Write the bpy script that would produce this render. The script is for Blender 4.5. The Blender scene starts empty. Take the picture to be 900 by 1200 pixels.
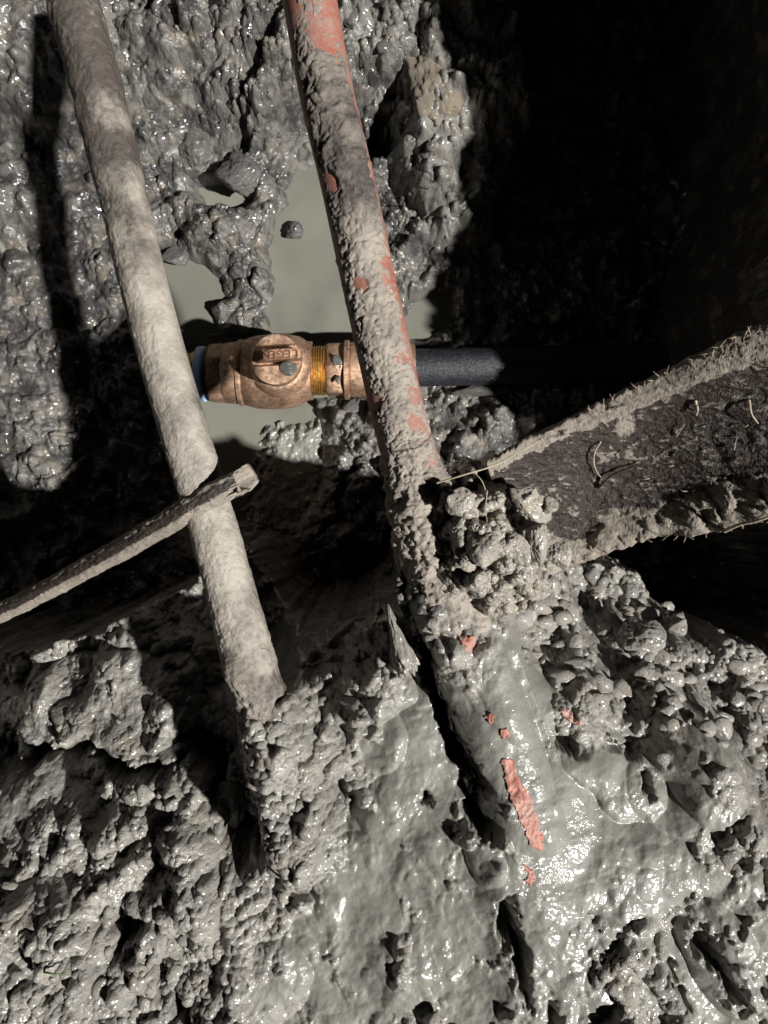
import bpy, math, random
import numpy as np
from mathutils import Vector, Matrix

# ------------------------------------------------------------------ camera, world, sun, exposure
SC = bpy.context.scene
COL = SC.collection
random.seed(4)
CAM_Z = 1.0
cam_data = bpy.data.cameras.new("camera")
cam = bpy.data.objects.new("camera", cam_data)
COL.objects.link(cam)
cam.location = (0, 0, CAM_Z)
cam_data.sensor_fit = 'VERTICAL'
cam_data.angle = 2 * math.atan(0.6)
cam_data.clip_start = 0.01
cam_data.clip_end = 100
SC.camera = cam

LDIR = Vector((-0.86, 0.36, -1.0)).normalized()        # the way the light travels
world = bpy.data.worlds.new("World")
SC.world = world
world.use_nodes = True
bg = world.node_tree.nodes['Background']
bg.inputs['Color'].default_value = (0.55, 0.65, 1.0, 1)
bg.inputs['Strength'].default_value = 0.0018
sun_d = bpy.data.lights.new("work_light", 'SUN')
sun_d.energy = 4.6
sun_d.angle = math.radians(1.3)
sun_d.color = (1.0, 0.98, 0.95)
sun = bpy.data.objects.new("work_light", sun_d)
sun.rotation_euler = LDIR.to_track_quat('-Z', 'Y').to_euler()
sun.location = (3, -1.2, 3.5)
COL.objects.link(sun)
SC.view_settings.view_transform = 'Standard'
SC.view_settings.look = 'None'
SC.view_settings.exposure = 0.66
SC.view_settings.gamma = 1.0
SC.cycles.max_bounces = 5
SC.cycles.diffuse_bounces = 1


def W(px, py, z):
    """a point at height z that lies on the line of sight measured in the photograph"""
    k = (CAM_Z - z) / 1000.0
    return ((px - 450) * k, (600 - py) * k, z)


# ------------------------------------------------------------------ numpy noise
def _hash(ix, iy, iz, seed):
    h = (ix.astype(np.uint32) * np.uint32(374761393) + iy.astype(np.uint32) * np.uint32(668265263)
         + iz.astype(np.uint32) * np.uint32(2147483647) + np.uint32((seed * 974711 + 12345) & 0xffffffff))
    h = (h ^ (h >> np.uint32(13))) * np.uint32(1274126177)
    h = (h ^ (h >> np.uint32(16))) * np.uint32(2246822519)
    return h ^ (h >> np.uint32(15))


def _rnd(ix, iy, seed):
    return (_hash(ix, iy, ix * 0, seed) & np.uint32(0xffff)).astype(np.float32) / 65535.0


def noise2(x, y, seed=0):
    xi = np.floor(x); yi = np.floor(y)
    fx = (x - xi).astype(np.float32); fy = (y - yi).astype(np.float32)
    xi = xi.astype(np.int64); yi = yi.astype(np.int64)
    u = fx * fx * fx * (fx * (fx * 6 - 15) + 10); v = fy * fy * fy * (fy * (fy * 6 - 15) + 10)

    def g(ax, ay, dx, dy):
        a = _rnd(ax, ay, seed) * (2 * np.pi)
        return np.cos(a) * dx + np.sin(a) * dy
    n00 = g(xi, yi, fx, fy); n10 = g(xi + 1, yi, fx - 1, fy)
    n01 = g(xi, yi + 1, fx, fy - 1); n11 = g(xi + 1, yi + 1, fx - 1, fy - 1)
    a = n00 + u * (n10 - n00); b = n01 + u * (n11 - n01)
    return (a + v * (b - a)) * 1.5


def fbm2(x, y, oct=4, seed=0, gain=0.5, ridged=False):
    s = 0; a = 1.0; t = 0
    for i in range(oct):
        n = noise2(x * 2 ** i + 17.3 * i, y * 2 ** i - 9.1 * i, seed + i * 7)
        if ridged:
            n = 1 - 2 * np.abs(n)
        s = s + a * n; t += a; a *= gain
    return s / t


def noise3(x, y, z, seed=0):
    xi = np.floor(x); yi = np.floor(y); zi = np.floor(z)
    fx = x - xi; fy = y - yi; fz = z - zi
    xi = xi.astype(np.int64); yi = yi.astype(np.int64); zi = zi.astype(np.int64)
    u = fx * fx * (3 - 2 * fx); v = fy * fy * (3 - 2 * fy); w = fz * fz * (3 - 2 * fz)

    def g(a, b, c):
        return (_hash(xi + a, yi + b, zi + c, seed) & np.uint32(0xffff)).astype(np.float32) / 32767.5 - 1
    r = 0
    for a in (0, 1):
        for b in (0, 1):
            for c in (0, 1):
                r = r + g(a, b, c) * (u if a else 1 - u) * (v if b else 1 - v) * (w if c else 1 - w)
    return r


def fbm3(p, sc, oct=4, seed=0, gain=0.5):
    s = 0; a = 1.0; t = 0
    for i in range(oct):
        q = p * sc * 2 ** i + 13.7 * i
        s = s + a * noise3(q[..., 0], q[..., 1], q[..., 2], seed + 11 * i); t += a; a *= gain
    return s / t


def clods(X, Y, cell, seed, flat=0.5, fill=0.85):
    """heaped angular lumps: the highest of tilted, flattened domes, one per cell"""
    gx = X / cell; gy = Y / cell
    xi = np.floor(gx).astype(np.int64); yi = np.floor(gy).astype(np.int64)
    best = np.zeros_like(gx, dtype=np.float32)
    rid = np.zeros_like(best)
    for dx in (-1, 0, 1):
        for dy in (-1, 0, 1):
            cx = xi + dx; cy = yi + dy
            r1 = _rnd(cx, cy, seed); r2 = _rnd(cx, cy, seed + 1); r3 = _rnd(cx, cy, seed + 2)
            r4 = _rnd(cx, cy, seed + 3); r5 = _rnd(cx, cy, seed + 4)
            ax = (gx - (cx + r1)).astype(np.float32); ay = (gy - (cy + r2)).astype(np.float32)
            th = r3 * 3.14159
            c, s = np.cos(th), np.sin(th)
            ux = (c * ax + s * ay) * (0.8 + 0.7 * r4); uy = (-s * ax + c * ay) * 1.15
            d = (np.abs(ux) ** 2.6 + np.abs(uy) ** 2.6) ** (1 / 2.6)
            R = 0.45 + 0.45 * r5
            q = np.clip(1.25 * (1 - (d / R) ** 2.0), 0, 1) ** flat
            q = np.minimum(q, 0.8 + 0.2 * q)
            h = q * (0.35 + 0.65 * r4) + q * (ax * (r3 - 0.5) + ay * (r1 - 0.5)) * 2.0
            h = np.where(r2 < fill, h, 0)
            m = h > best
            best = np.where(m, h, best); rid = np.where(m, r5, rid)
    return best, rid


def sstep(a, b, x):
    t = np.clip((x - a) / (b - a), 0, 1)
    return t * t * (3 - 2 * t)


def seg_dist(X, Y, pts):
    best = np.full(X.shape, 9.0, np.float32); tt = np.zeros_like(best)
    n = len(pts) - 1
    for i in range(n):
        ax, ay = pts[i][:2]; bx, by = pts[i + 1][:2]
        vx, vy = bx - ax, by - ay
        t = np.clip(((X - ax) * vx + (Y - ay) * vy) / (vx * vx + vy * vy), 0, 1)
        d = np.hypot(X - ax - t * vx, Y - ay - t * vy)
        m = d < best
        best = np.where(m, d, best); tt = np.where(m, (i + t) / n, tt)
    return best, tt


# ------------------------------------------------------------------ object helpers
def link_mesh(name, verts, faces, mat=None, parent=None, smooth=True, attrs=None):
    verts = np.asarray(verts, np.float32).reshape(-1, 3)
    me = bpy.data.meshes.new(name)
    if isinstance(faces, np.ndarray):
        k = faces.shape[1]
        me.vertices.add(len(verts)); me.vertices.foreach_set('co', verts.ravel())
        me.loops.add(faces.size); me.loops.foreach_set('vertex_index', faces.astype(np.int32).ravel())
        me.polygons.add(len(faces))
        me.polygons.foreach_set('loop_start', np.arange(0, faces.size, k, dtype=np.int32))
        me.polygons.foreach_set('loop_total', np.full(len(faces), k, np.int32))
        me.update(calc_edges=True)
    else:
        me.from_pydata([tuple(map(float, v)) for v in verts], [], faces)
        me.update()
    me.polygons.foreach_set('use_smooth', np.full(len(me.polygons), smooth, bool))
    if attrs:
        for k2, a in attrs.items():
            at = me.attributes.new(k2, 'FLOAT', 'POINT')
            at.data.foreach_set('value', np.ascontiguousarray(a, np.float32).ravel())
    o = bpy.data.objects.new(name, me)
    COL.objects.link(o)
    if mat: me.materials.append(mat)
    if parent is not None: o.parent = parent
    return o


def tag(o, label=None, cat=None, group=None, kind=None):
    if label: o['label'] = label
    if cat: o['category'] = cat
    if group: o['group'] = group
    if kind: o['kind'] = kind
    return o


def thing(name, label, cat, loc=(0, 0, 0)):
    o = bpy.data.objects.new(name, None)
    COL.objects.link(o)
    o.location = loc
    o.empty_display_size = 0.02
    return tag(o, label, cat)


def to_parent(o, root):
    """parts are modelled in world coordinates; shift them under their thing's base"""
    o.parent = root
    o.matrix_parent_inverse = Matrix.Translation(-Vector(root.location))
    return o


def grid_faces(nu, nv, close_v=False):
    i = np.arange(nu - 1)[:, None]; j = np.arange(nv if close_v else nv - 1)[None, :]
    j2 = (j + 1) % nv
    a = i * nv + j; b = i * nv + j2; c = (i + 1) * nv + j2; d = (i + 1) * nv + j
    return np.stack([a + 0 * b, b + 0 * a, c + 0 * a, d + 0 * a], -1).reshape(-1, 4)


def catmull(pts, n):
    P = np.array(pts, float)
    P = np.vstack([2 * P[0] - P[1], P, 2 * P[-1] - P[-2]])
    m = len(P) - 3
    out = []
    for s in np.linspace(0, m - 1e-6, n):
        i = int(s); t = s - i
        p0, p1, p2, p3 = P[i:i + 4]
        out.append(0.5 * ((2 * p1) + (-p0 + p2) * t + (2 * p0 - 5 * p1 + 4 * p2 - p3) * t * t + (-p0 + 3 * p1 - 3 * p2 + p3) * t ** 3))
    return np.array(out)


def sweep(pts, n, m, radius_fn, close=True):
    """tube round a smoothed path; radius_fn(S, TH, base_points) -> radii; returns verts, faces, S, TH. TH=0 points up"""
    C = catmull(pts, n)
    T = np.gradient(C, axis=0); T /= np.linalg.norm(T, axis=1)[:, None]
    side = np.cross(T, [0, 0, 1.0]); side /= np.linalg.norm(side, axis=1)[:, None]
    up = np.cross(side, T)
    th = np.linspace(0, 2 * np.pi, m, endpoint=False)
    L = np.concatenate([[0], np.cumsum(np.linalg.norm(np.diff(C, axis=0), axis=1))])
    S, TH = np.meshgrid(L, th, indexing='ij')
    D = up[:, None, :] * np.cos(TH)[..., None] + side[:, None, :] * np.sin(TH)[..., None]
    R = radius_fn(S, TH, C[:, None, :] + D * 0.02)
    V = C[:, None, :] + D * R[..., None]
    F = grid_faces(n, m, True)
    return V.reshape(-1, 3), F, S, TH, C, D


# ------------------------------------------------------------------ materials
def new_mat(name):
    m = bpy.data.materials.new(name)
    m.use_nodes = True
    nt = m.node_tree
    return m, nt, nt.nodes['Principled BSDF']


def N(nt, typ, **kw):
    n = nt.nodes.new(typ)
    for k, v in kw.items():
        setattr(n, k, v)
    return n


def noise_node(nt, co, scale, detail=4, rough=0.55, dist=0.0):
    n = N(nt, 'ShaderNodeTexNoise')
    n.inputs['Scale'].default_value = scale
    n.inputs['Detail'].default_value = detail
    n.inputs['Roughness'].default_value = rough
    n.inputs['Distortion'].default_value = dist
    nt.links.new(co, n.inputs['Vector'])
    return n.outputs['Fac']


def ramp(nt, fac, stops):
    r = N(nt, 'ShaderNodeValToRGB')
    cr = r.color_ramp
    while len(cr.elements) > 1: cr.elements.remove(cr.elements[-1])
    cr.elements[0].position = stops[0][0]
    c = stops[0][1]; cr.elements[0].color = (*c, 1) if len(c) == 3 else c
    for p, c in stops[1:]:
        e = cr.elements.new(p); e.color = (*c, 1) if len(c) == 3 else c
    nt.links.new(fac, r.inputs['Fac'])
    return r.outputs['Color']


def g3(v): return (v, v, v)


def mixc(nt, fac, a, b, typ='MIX'):
    m = N(nt, 'ShaderNodeMix', data_type='RGBA', blend_type=typ)
    for s, v in ((0, fac), (6, a), (7, b)):
        if hasattr(v, 'links'): nt.links.new(v, m.inputs[s])
        elif s == 0: m.inputs[0].default_value = v
        else: m.inputs[s].default_value = (*v, 1)
    return m.outputs[2]


def math_n(nt, op, a, b=None, clamp=False):
    m = N(nt, 'ShaderNodeMath', operation=op, use_clamp=clamp)
    for i, v in ((0, a), (1, b)):
        if v is None: continue
        if hasattr(v, 'links'): nt.links.new(v, m.inputs[i])
        else: m.inputs[i].default_value = v
    return m.outputs[0]


def bump(nt, height, dist, strength=1.0, normal=None):
    b = N(nt, 'ShaderNodeBump')
    b.inputs['Distance'].default_value = dist
    b.inputs['Strength'].default_value = strength
    nt.links.new(height, b.inputs['Height'])
    if normal is not None: nt.links.new(normal, b.inputs['Normal'])
    return b.outputs['Normal']


def attr(nt, name):
    a = N(nt, 'ShaderNodeAttribute', attribute_name=name)
    return a.outputs['Fac']


def coords(nt):
    return N(nt, 'ShaderNodeTexCoord').outputs['Object']


def mud_material(name, dark, light, slurry=(0.212, 0.206, 0.181), use_attr=True, wet=0.5, bumpd=0.0017):
    m, nt, b = new_mat(name)
    co = coords(nt)
    big = noise_node(nt, co, 22, 5)
    mid = noise_node(nt, co, 130, 5)
    fine = noise_node(nt, co, 620, 4, 0.65)
    grit = noise_node(nt, co, 1900, 2, 0.6)
    f = math_n(nt, 'ADD', math_n(nt, 'MULTIPLY', big, 0.8), math_n(nt, 'MULTIPLY', mid, 0.6))
    f = math_n(nt, 'ADD', f, math_n(nt, 'MULTIPLY', fine, 0.4))
    fac = ramp(nt, f, [(0.68, g3(0)), (1.08, g3(1))] if use_attr else [(0.60, g3(0)), (1.0, g3(1))])
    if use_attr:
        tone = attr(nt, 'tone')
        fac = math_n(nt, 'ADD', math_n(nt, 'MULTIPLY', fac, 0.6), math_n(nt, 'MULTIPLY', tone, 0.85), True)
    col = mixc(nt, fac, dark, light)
    brown = noise_node(nt, co, 45, 3)
    col = mixc(nt, ramp(nt, brown, [(0.52, g3(0)), (0.72, g3(0.5))]), col, tuple(c * k for c, k in zip(light, (0.9, 0.8, 0.68))))
    wetn = noise_node(nt, co, 60, 4)
    rough = ramp(nt, wetn, [(0.38, g3(0.62 - 0.2 * wet)), (0.62, g3(0.45 - 0.15 * wet))])
    bstr = 1.0
    if use_attr:
        sl = attr(nt, 'slurry')
        slf = ramp(nt, sl, [(0.30, g3(0)), (0.5, g3(1))])
        scol = mixc(nt, big, tuple(c * 0.9 for c in slurry), tuple(c * 1.1 for c in slurry))
        col = mixc(nt, slf, col, scol)
        rough = mixc(nt, slf, rough, (0.45, 0.45, 0.45))
        bstr = math_n(nt, 'SUBTRACT', 1.0, math_n(nt, 'MULTIPLY', slf, 0.75))
    nt.links.new(col, b.inputs['Base Color'])
    nt.links.new(rough, b.inputs['Roughness'])
    b.inputs['Specular IOR Level'].default_value = 0.3
    h = math_n(nt, 'ADD', fine, math_n(nt, 'MULTIPLY', grit, 0.4))
    h = math_n(nt, 'ADD', h, math_n(nt, 'MULTIPLY', mid, 1.2))
    bn = N(nt, 'ShaderNodeBump')
    bn.inputs['Distance'].default_value = bumpd
    nt.links.new(h, bn.inputs['Height'])
    # a film of water over the mud
    cb = N(nt, 'ShaderNodeBump')
    cb.inputs['Distance'].default_value = 0.0042
    rip = noise_node(nt, co, 300, 2, 0.5)
    rip2 = noise_node(nt, co, 760, 1, 0.5)
    hh = math_n(nt, 'ADD', math_n(nt, 'MULTIPLY', mid, 0.65), math_n(nt, 'MULTIPLY', rip, 0.5))
    hh = math_n(nt, 'ADD', hh, math_n(nt, 'MULTIPLY', rip2, 0.05))
    nt.links.new(hh, cb.inputs['Height'])
    cst = ramp(nt, noise_node(nt, co, 38, 3, 0.6), [(0.46, g3(0.06)), (0.58, g3(1))])
    if use_attr: cst = math_n(nt, 'MULTIPLY', cst, math_n(nt, 'SUBTRACT', 1.0, math_n(nt, 'MULTIPLY', slf, 0.35)))
    nt.links.new(cst, cb.inputs['Strength'])
    nt.links.new(cb.outputs['Normal'], b.inputs['Coat Normal'])
    nt.links.new(ramp(nt, wetn, [(0.36, g3(0.35 * wet)), (0.50, g3(wet))]), b.inputs['Coat Weight'])
    b.inputs['Coat Roughness'].default_value = 0.13
    b.inputs['Coat IOR'].default_value = 1.5
    if use_attr: nt.links.new(bstr, bn.inputs['Strength'])
    nt.links.new(bn.outputs['Normal'], b.inputs['Normal'])
    return m


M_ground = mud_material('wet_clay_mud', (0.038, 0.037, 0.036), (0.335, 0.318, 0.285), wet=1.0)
M_clod = mud_material('clod_mud', (0.15, 0.14, 0.125), (0.34, 0.32, 0.285), use_attr=False, wet=0.8)
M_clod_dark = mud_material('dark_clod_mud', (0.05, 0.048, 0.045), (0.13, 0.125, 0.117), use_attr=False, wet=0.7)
M_clump = mud_material('clump_mud', (0.21, 0.19, 0.165), (0.42, 0.385, 0.33), use_attr=False, wet=0.6)
M_ochre = mud_material('ochre_stone', (0.11, 0.10, 0.085), (0.23, 0.195, 0.145), use_attr=False, wet=0.2)


def crust_material(name, dark, light, rough=0.7, bd=0.0022):
    m, nt, b = new_mat(name)
    co = coords(nt)
    a = noise_node(nt, co, 40, 6, 0.6)
    c = noise_node(nt, co, 240, 5, 0.65)
    d = noise_node(nt, co, 1300, 3, 0.6)
    f = math_n(nt, 'ADD', math_n(nt, 'MULTIPLY', a, 0.75), math_n(nt, 'MULTIPLY', c, 0.45))
    tone = attr(nt, 'tone')
    fac = ramp(nt, f, [(0.48, g3(0)), (0.72, g3(1))])
    fac = math_n(nt, 'ADD', math_n(nt, 'MULTIPLY', fac, 0.55), math_n(nt, 'MULTIPLY', tone, 0.65), True)
    nt.links.new(mixc(nt, fac, dark, light), b.inputs['Base Color'])
    nt.links.new(ramp(nt, c, [(0.3, g3(rough)), (0.7, g3(rough - 0.22))]), b.inputs['Roughness'])
    h = math_n(nt, 'ADD', c, math_n(nt, 'MULTIPLY', d, 0.45))
    nt.links.new(bump(nt, h, bd), b.inputs['Normal'])
    return m


M_grey_crust = crust_material('dried_grey_mud', (0.075, 0.062, 0.052), (0.39, 0.355, 0.30), bd=0.0013)
M_red_crust = crust_material('brown_grey_mud', (0.075, 0.062, 0.055), (0.36, 0.315, 0.265))
M_tube_crust = crust_material('tube_mud', (0.13, 0.112, 0.092), (0.36, 0.32, 0.27))


def plain(name, col, rough, metal=0.0, var=0.25, scale=200, bd=0.0004, spec=0.5):
    m, nt, b = new_mat(name)
    co = coords(nt)
    n = noise_node(nt, co, scale, 5, 0.65)
    n2 = noise_node(nt, co, scale * 6, 3, 0.6)
    lo = tuple(c * (1 - var) for c in col); hi = tuple(min(1, c * (1 + var)) for c in col)
    nt.links.new(mixc(nt, ramp(nt, n, [(0.35, g3(0)), (0.65, g3(1))]), lo, hi), b.inputs['Base Color'])
    nt.links.new(ramp(nt, n, [(0.3, g3(min(1, rough + 0.12))), (0.7, g3(max(0.02, rough - 0.1)))]), b.inputs['Roughness'])
    b.inputs['Metallic'].default_value = metal
    b.inputs['Specular IOR Level'].default_value = spec
    nt.links.new(bump(nt, math_n(nt, 'ADD', n, math_n(nt, 'MULTIPLY', n2, 0.5)), bd), b.inputs['Normal'])
    return m


def dusty_red(name, red, dust, lo=0.52, hi=0.70):
    m, nt, b = new_mat(name)
    co = coords(nt)
    a = noise_node(nt, co, 55, 6, 0.65); c = noise_node(nt, co, 420, 5, 0.7)
    f = math_n(nt, 'ADD', math_n(nt, 'MULTIPLY', a, .6), math_n(nt, 'MULTIPLY', c, .45))
    k = ramp(nt, f, [(lo - .08, g3(0.08)), (hi - .04, g3(0.85))])
    r2 = mixc(nt, a, tuple(x * .6 for x in red), tuple(x * 1.4 for x in red))
    nt.links.new(mixc(nt, k, r2, dust), b.inputs['Base Color'])
    nt.links.new(ramp(nt, c, [(.3, g3(.45)), (.7, g3(.65))]), b.inputs['Roughness'])
    nt.links.new(bump(nt, f, .0012), b.inputs['Normal'])
    return m


M_red = dusty_red('dusty_red_paint', (0.31, 0.070, 0.038), (0.26, 0.215, 0.18), .48, .69)
M_pipe_grey = plain('grey_plastic', (0.30, 0.29, 0.25), 0.5, 0, 0.15, 60)
M_bark = plain('dark_wet_bark', (0.035, 0.024, 0.018), 0.42, 0, 0.6, 160, 0.0012)
M_poly = plain('black_polyethylene', (0.020, 0.021, 0.026), 0.33, 0, 0.6, 220, 0.0012)
M_blue = plain('blue_gasket', (0.42, 0.62, 0.92), 0.4, 0, 0.15, 120, 0.0001)
M_dark_rubber = plain('dark_ring', (0.02, 0.03, 0.06), 0.45, 0, 0.2, 120, 0.0001)
M_brass = plain('bright_brass_thread', (0.50, 0.29, 0.09), 0.36, 0.85, 0.5, 260, 0.0006)
M_root = plain('pale_root', (0.36, 0.30, 0.22), 0.65, 0, 0.2, 300)
M_letter = plain('raised_letter_bronze', (0.16, 0.05, 0.02), 0.6, 0.0, 0.2, 300, 0.0001)
M_green = plain('green_blade', (0.10, 0.16, 0.05), 0.6, 0, 0.2, 300)


def bronze_material():
    m, nt, b = new_mat('cast_bronze')
    co = coords(nt)
    n = noise_node(nt, co, 70, 5, 0.65)
    s = noise_node(nt, co, 260, 5, 0.7)
    g = noise_node(nt, co, 1500, 3, 0.7)
    col = mixc(nt, ramp(nt, n, [(0.35, g3(0)), (0.65, g3(1))]), (0.30, 0.17, 0.105), (0.64, 0.42, 0.28))
    col = mixc(nt, ramp(nt, s, [(0.48, g3(0)), (0.62, g3(0.85))]), col, (0.15, 0.105, 0.08))
    nt.links.new(col, b.inputs['Base Color'])
    nt.links.new(ramp(nt, s, [(0.3, g3(0.28)), (0.7, g3(0.52))]), b.inputs['Roughness'])
    b.inputs['Metallic'].default_value = 0.6
    nt.links.new(bump(nt, math_n(nt, 'ADD', g, s), 0.0005), b.inputs['Normal'])
    return m


M_bronze = bronze_material()


def water_material():
    m, nt, b = new_mat('silty_water')
    co = coords(nt)
    n = noise_node(nt, co, 9, 3, 0.5, 0.6)
    n2 = noise_node(nt, co, 30, 3)
    nt.links.new(mixc(nt, ramp(nt, n, [(0.35, g3(0)), (0.65, g3(1))]), (0.135, 0.137, 0.115), (0.185, 0.183, 0.15)), b.inputs['Base Color'])
    b.inputs['Roughness'].default_value = 0.12
    nt.links.new(bump(nt, n2, 0.0006), b.inputs['Normal'])
    return m


M_water = water_material()

# ------------------------------------------------------------------ the ground: pit floor, bank and walls as one sheet


def axis(segs):
    """segs: (start, end, step)"""
    out = []
    for a, b, st in segs:
        n = max(1, int(round((b - a) / st)))
        out.append(np.linspace(a, b, n, endpoint=False))
    out.append([segs[-1][1]])
    return np.concatenate(out)


xs = axis([(-3, -1.2, .15), (-1.2, -0.52, .02), (-0.52, -0.27, .00115), (-0.27, 0.275, .0008), (0.275, 0.36, .002), (0.36, 0.6, .01), (0.6, 3, .12)])
ys = axis([(-3, -0.6, .12), (-0.6, -0.345, .008), (-0.345, -0.03, .0007), (-0.03, 0.6, .00105), (0.6, 0.75, .006), (0.75, 3, .12)])
X, Y = np.meshgrid(xs.astype(np.float32), ys.astype(np.float32), indexing='ij')

# (px, py, height, roughness, slurry, tone)
FLOOR = [
    (20, 20, .13, .3, 0, .45), (60, 90, .10, .5, 0, .35), (200, 50, .11, .9, 0, .45), (290, 60, .11, 1, 0, .5), (430, 40, .12, 1, 0, .55),
    (500, 20, .13, 1, 0, .6), (500, 110, .12, .7, 0, .65), (510, 220, .06, .7, 0, .5), (455, 150, .05, .9, 0, .3), (450, 250, .02, .9, 0, .35),
    (215, 80, .06, .4, 0, .1), (180, 150, .05, .4, .1, .15), (100, 200, .04, .4, 0, .1), (130, 300, .025, .5, 0, .05), (20, 200, .06, .4, 0, .3),
    (20, 330, .035, .3, .1, .2), (20, 420, .03, .5, 0, .15), (20, 540, .03, .6, 0, .35), (130, 400, .015, .6, 0, .05), (150, 500, .01, .6, 0, .1),
    (245, 160, .022, .4, .5, .2), (215, 220, .015, .6, .2, .2), (280, 210, .03, 1, 0, .35), (300, 130, .06, 1, 0, .3), (240, 270, .03, .9, 0, .3),
    (300, 290, .022, 1, 0, .3), (270, 240, -.012, 0, 0, .3), (360, 240, -.014, .1, 0, .3), (360, 330, -.02, .1, 0, .3), (350, 200, -.006, .2, 0, .3),
    (225, 335, -.014, .1, 0, .3), (270, 320, .012, .9, 0, .3), (300, 350, .008, .9, 0, .3), (480, 320, .012, .9, 0, .35), (515, 355, -.008, .2, 0, .3),
    (500, 385, .004, .8, 0, .3), (300, 400, -.014, .3, 0, .3), (400, 400, -.012, .3, 0, .3), (260, 500, -.014, .1, 0, .3), (280, 560, -.012, .1, 0, .3), (375, 490, -.012, .1, 0, .3),
    (325, 510, .007, .5, .45, .6), (345, 550, .009, .4, .6, .7), (310, 580, .005, .5, .5, .6), (400, 490, .018, 1, 0, .5), (430, 530, .03, 1, .15, .55),
    (400, 590, .02, 1, .1, .5), (470, 580, .03, .9, .1, .5), (550, 455, .014, .7, 0, .45), (560, 510, .02, .6, .1, .45), (600, 500, .03, .9, 0, .5),
    (530, 420, -.01, .5, 0, .3), (650, 300, 0, .6, 0, .2), (700, 100, 0, .6, 0, .2), (800, 400, 0, .6, 0, .2), (700, 600, 0, .6, 0, .2), (400, 700, 0, .6, 0, .1), (100, 650, .01, .6, 0, .1),
]
BANK = [
    (0, 800, .27, .6, 0, .25), (0, 855, .31, .5, 0, .15), (60, 850, .325, .6, 0, .25), (100, 775, .31, .9, 0, .45), (150, 800, .335, .4, .05, .7), (200, 830, .35, .4, 0, .65),
    (230, 760, .34, .9, 0, .5), (250, 700, .28, 1, 0, .45), (250, 870, .365, .5, 0, .3), (120, 862, .335, .5, 0, .3), (30, 930, .39, .3, .2, .5), (120, 910, .395, .5, .1, .5), (200, 910, .405, .9, 0, .5),
    (240, 950, .42, 1, 0, .45), (60, 1000, .41, 1, 0, .55), (160, 1000, .422, 1, 0, .6), (250, 1020, .44, 1, 0, .5), (40, 1100, .447, 1, 0, .6), (155, 1075, .435, .9, 0, .5),
    (110, 1150, .455, 1, 0, .65), (200, 1130, .445, 1, 0, .4), (250, 1170, .45, 1, 0, .35), (40, 1190, .46, .8, 0, .6), (320, 1150, .45, .35, .3, .6),
    (320, 1050, .44, .9, .1, .45), (340, 960, .43, 1, 0, .5), (335, 890, .45, .9, .2, .85), (350, 840, .425, .9, .2, .85), (300, 930, .36, .8, 0, .3), (300, 690, .22, .6, .3, .3), (330, 730, .25, .5, .4, .3), (350, 790, .37, .9, .1, .6), (400, 775, .385, .9, 0, .7), (410, 850, .425, .8, .25, .6),
    (470, 745, .42, .9, 0, .6), (440, 800, .43, .8, .1, .6), (480, 850, .447, .1, .9, .6), (500, 890, .45, .2, .9, .6), (380, 920, .42, .9, .3, .55), (460, 960, .455, .5, .6, .6),
    (420, 1010, .45, .2, .9, .6), (470, 1060, .46, .35, .7, .6), (380, 1110, .455, .4, .8, .6), (520, 1000, .465, .6, .5, .6), (540, 1100, .47, .5, .6, .6), (480, 1170, .47, .6, .5, .6), (400, 1190, .46, .4, .6, .6),
    (560, 760, .44, .6, .3, .6), (600, 800, .452, .1, .9, .6), (610, 850, .455, .1, .95, .6), (640, 740, .365, .9, .2, .7), (700, 700, .285, .9, .1, .65), (760, 705, .265, .9, 0, .5), (720, 770, .355, 1, 0, .75),
    (790, 770, .35, 1, 0, .75), (860, 800, .335, 1, 0, .5), (890, 840, .38, .8, 0, .3), (680, 830, .44, 1, 0, .65), (750, 840, .415, .9, .1, .7), (720, 890, .44, .1, .8, .45),
    (690, 930, .46, .2, .95, .6), (760, 890, .43, .3, .5, .3), (815, 890, .460, .2, .55, .75), (850, 950, .46, .5, .3, .6), (890, 900, .40, .9, 0, .3), (750, 950, .455, .3, .8, .6),
    (640, 960, .478, .6, .5, .6), (680, 1010, .475, .15, .95, .6), (620, 1060, .485, .3, .8, .6), (740, 1030, .475, .4, .8, .6), (800, 1010, .47, .4, .7, .55), (820, 1080, .46, .3, .5, .5),
    (870, 1040, .475, .6, .4, .6), (880, 1110, .48, .7, .5, .6), (720, 1110, .48, 1, .3, .6), (660, 1130, .485, .5, .7, .6), (780, 1170, .48, .9, .2, .55), (840, 1190, .475, .5, .6, .55), (620, 1190, .485, .5, .6, .6),
    (900, 980, .45, .9, 0, .5), (560, 1170, .475, .5, .6, .6), (150, 1400, .45, .7, .2, .5), (700, 1400, .49, .7, .2, .5),
]


def interp(pts, sig):
    acc = [np.zeros_like(X) for _ in range(4)]
    w = np.full_like(X, 1e-12)
    for px, py, z, r, s, t in pts:
        wx, wy, _ = W(px, py, z)
        d2 = (X - wx) ** 2 + (Y - wy) ** 2
        g = np.exp(-d2 / (2 * sig * sig)) + 1e-4 / (1 + d2 * 400) ** 2
        w += g
        for k, v in enumerate((z, r, s, t)):
            acc[k] += g * v
    return [a / w for a in acc]


wx = fbm2(X * 25, Y * 25, 3, 5) * 0.012
wy = fbm2(X * 25, Y * 25, 3, 9) * 0.012
fl = interp(FLOOR, 0.028)
bk = interp(BANK, 0.0165)
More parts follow.
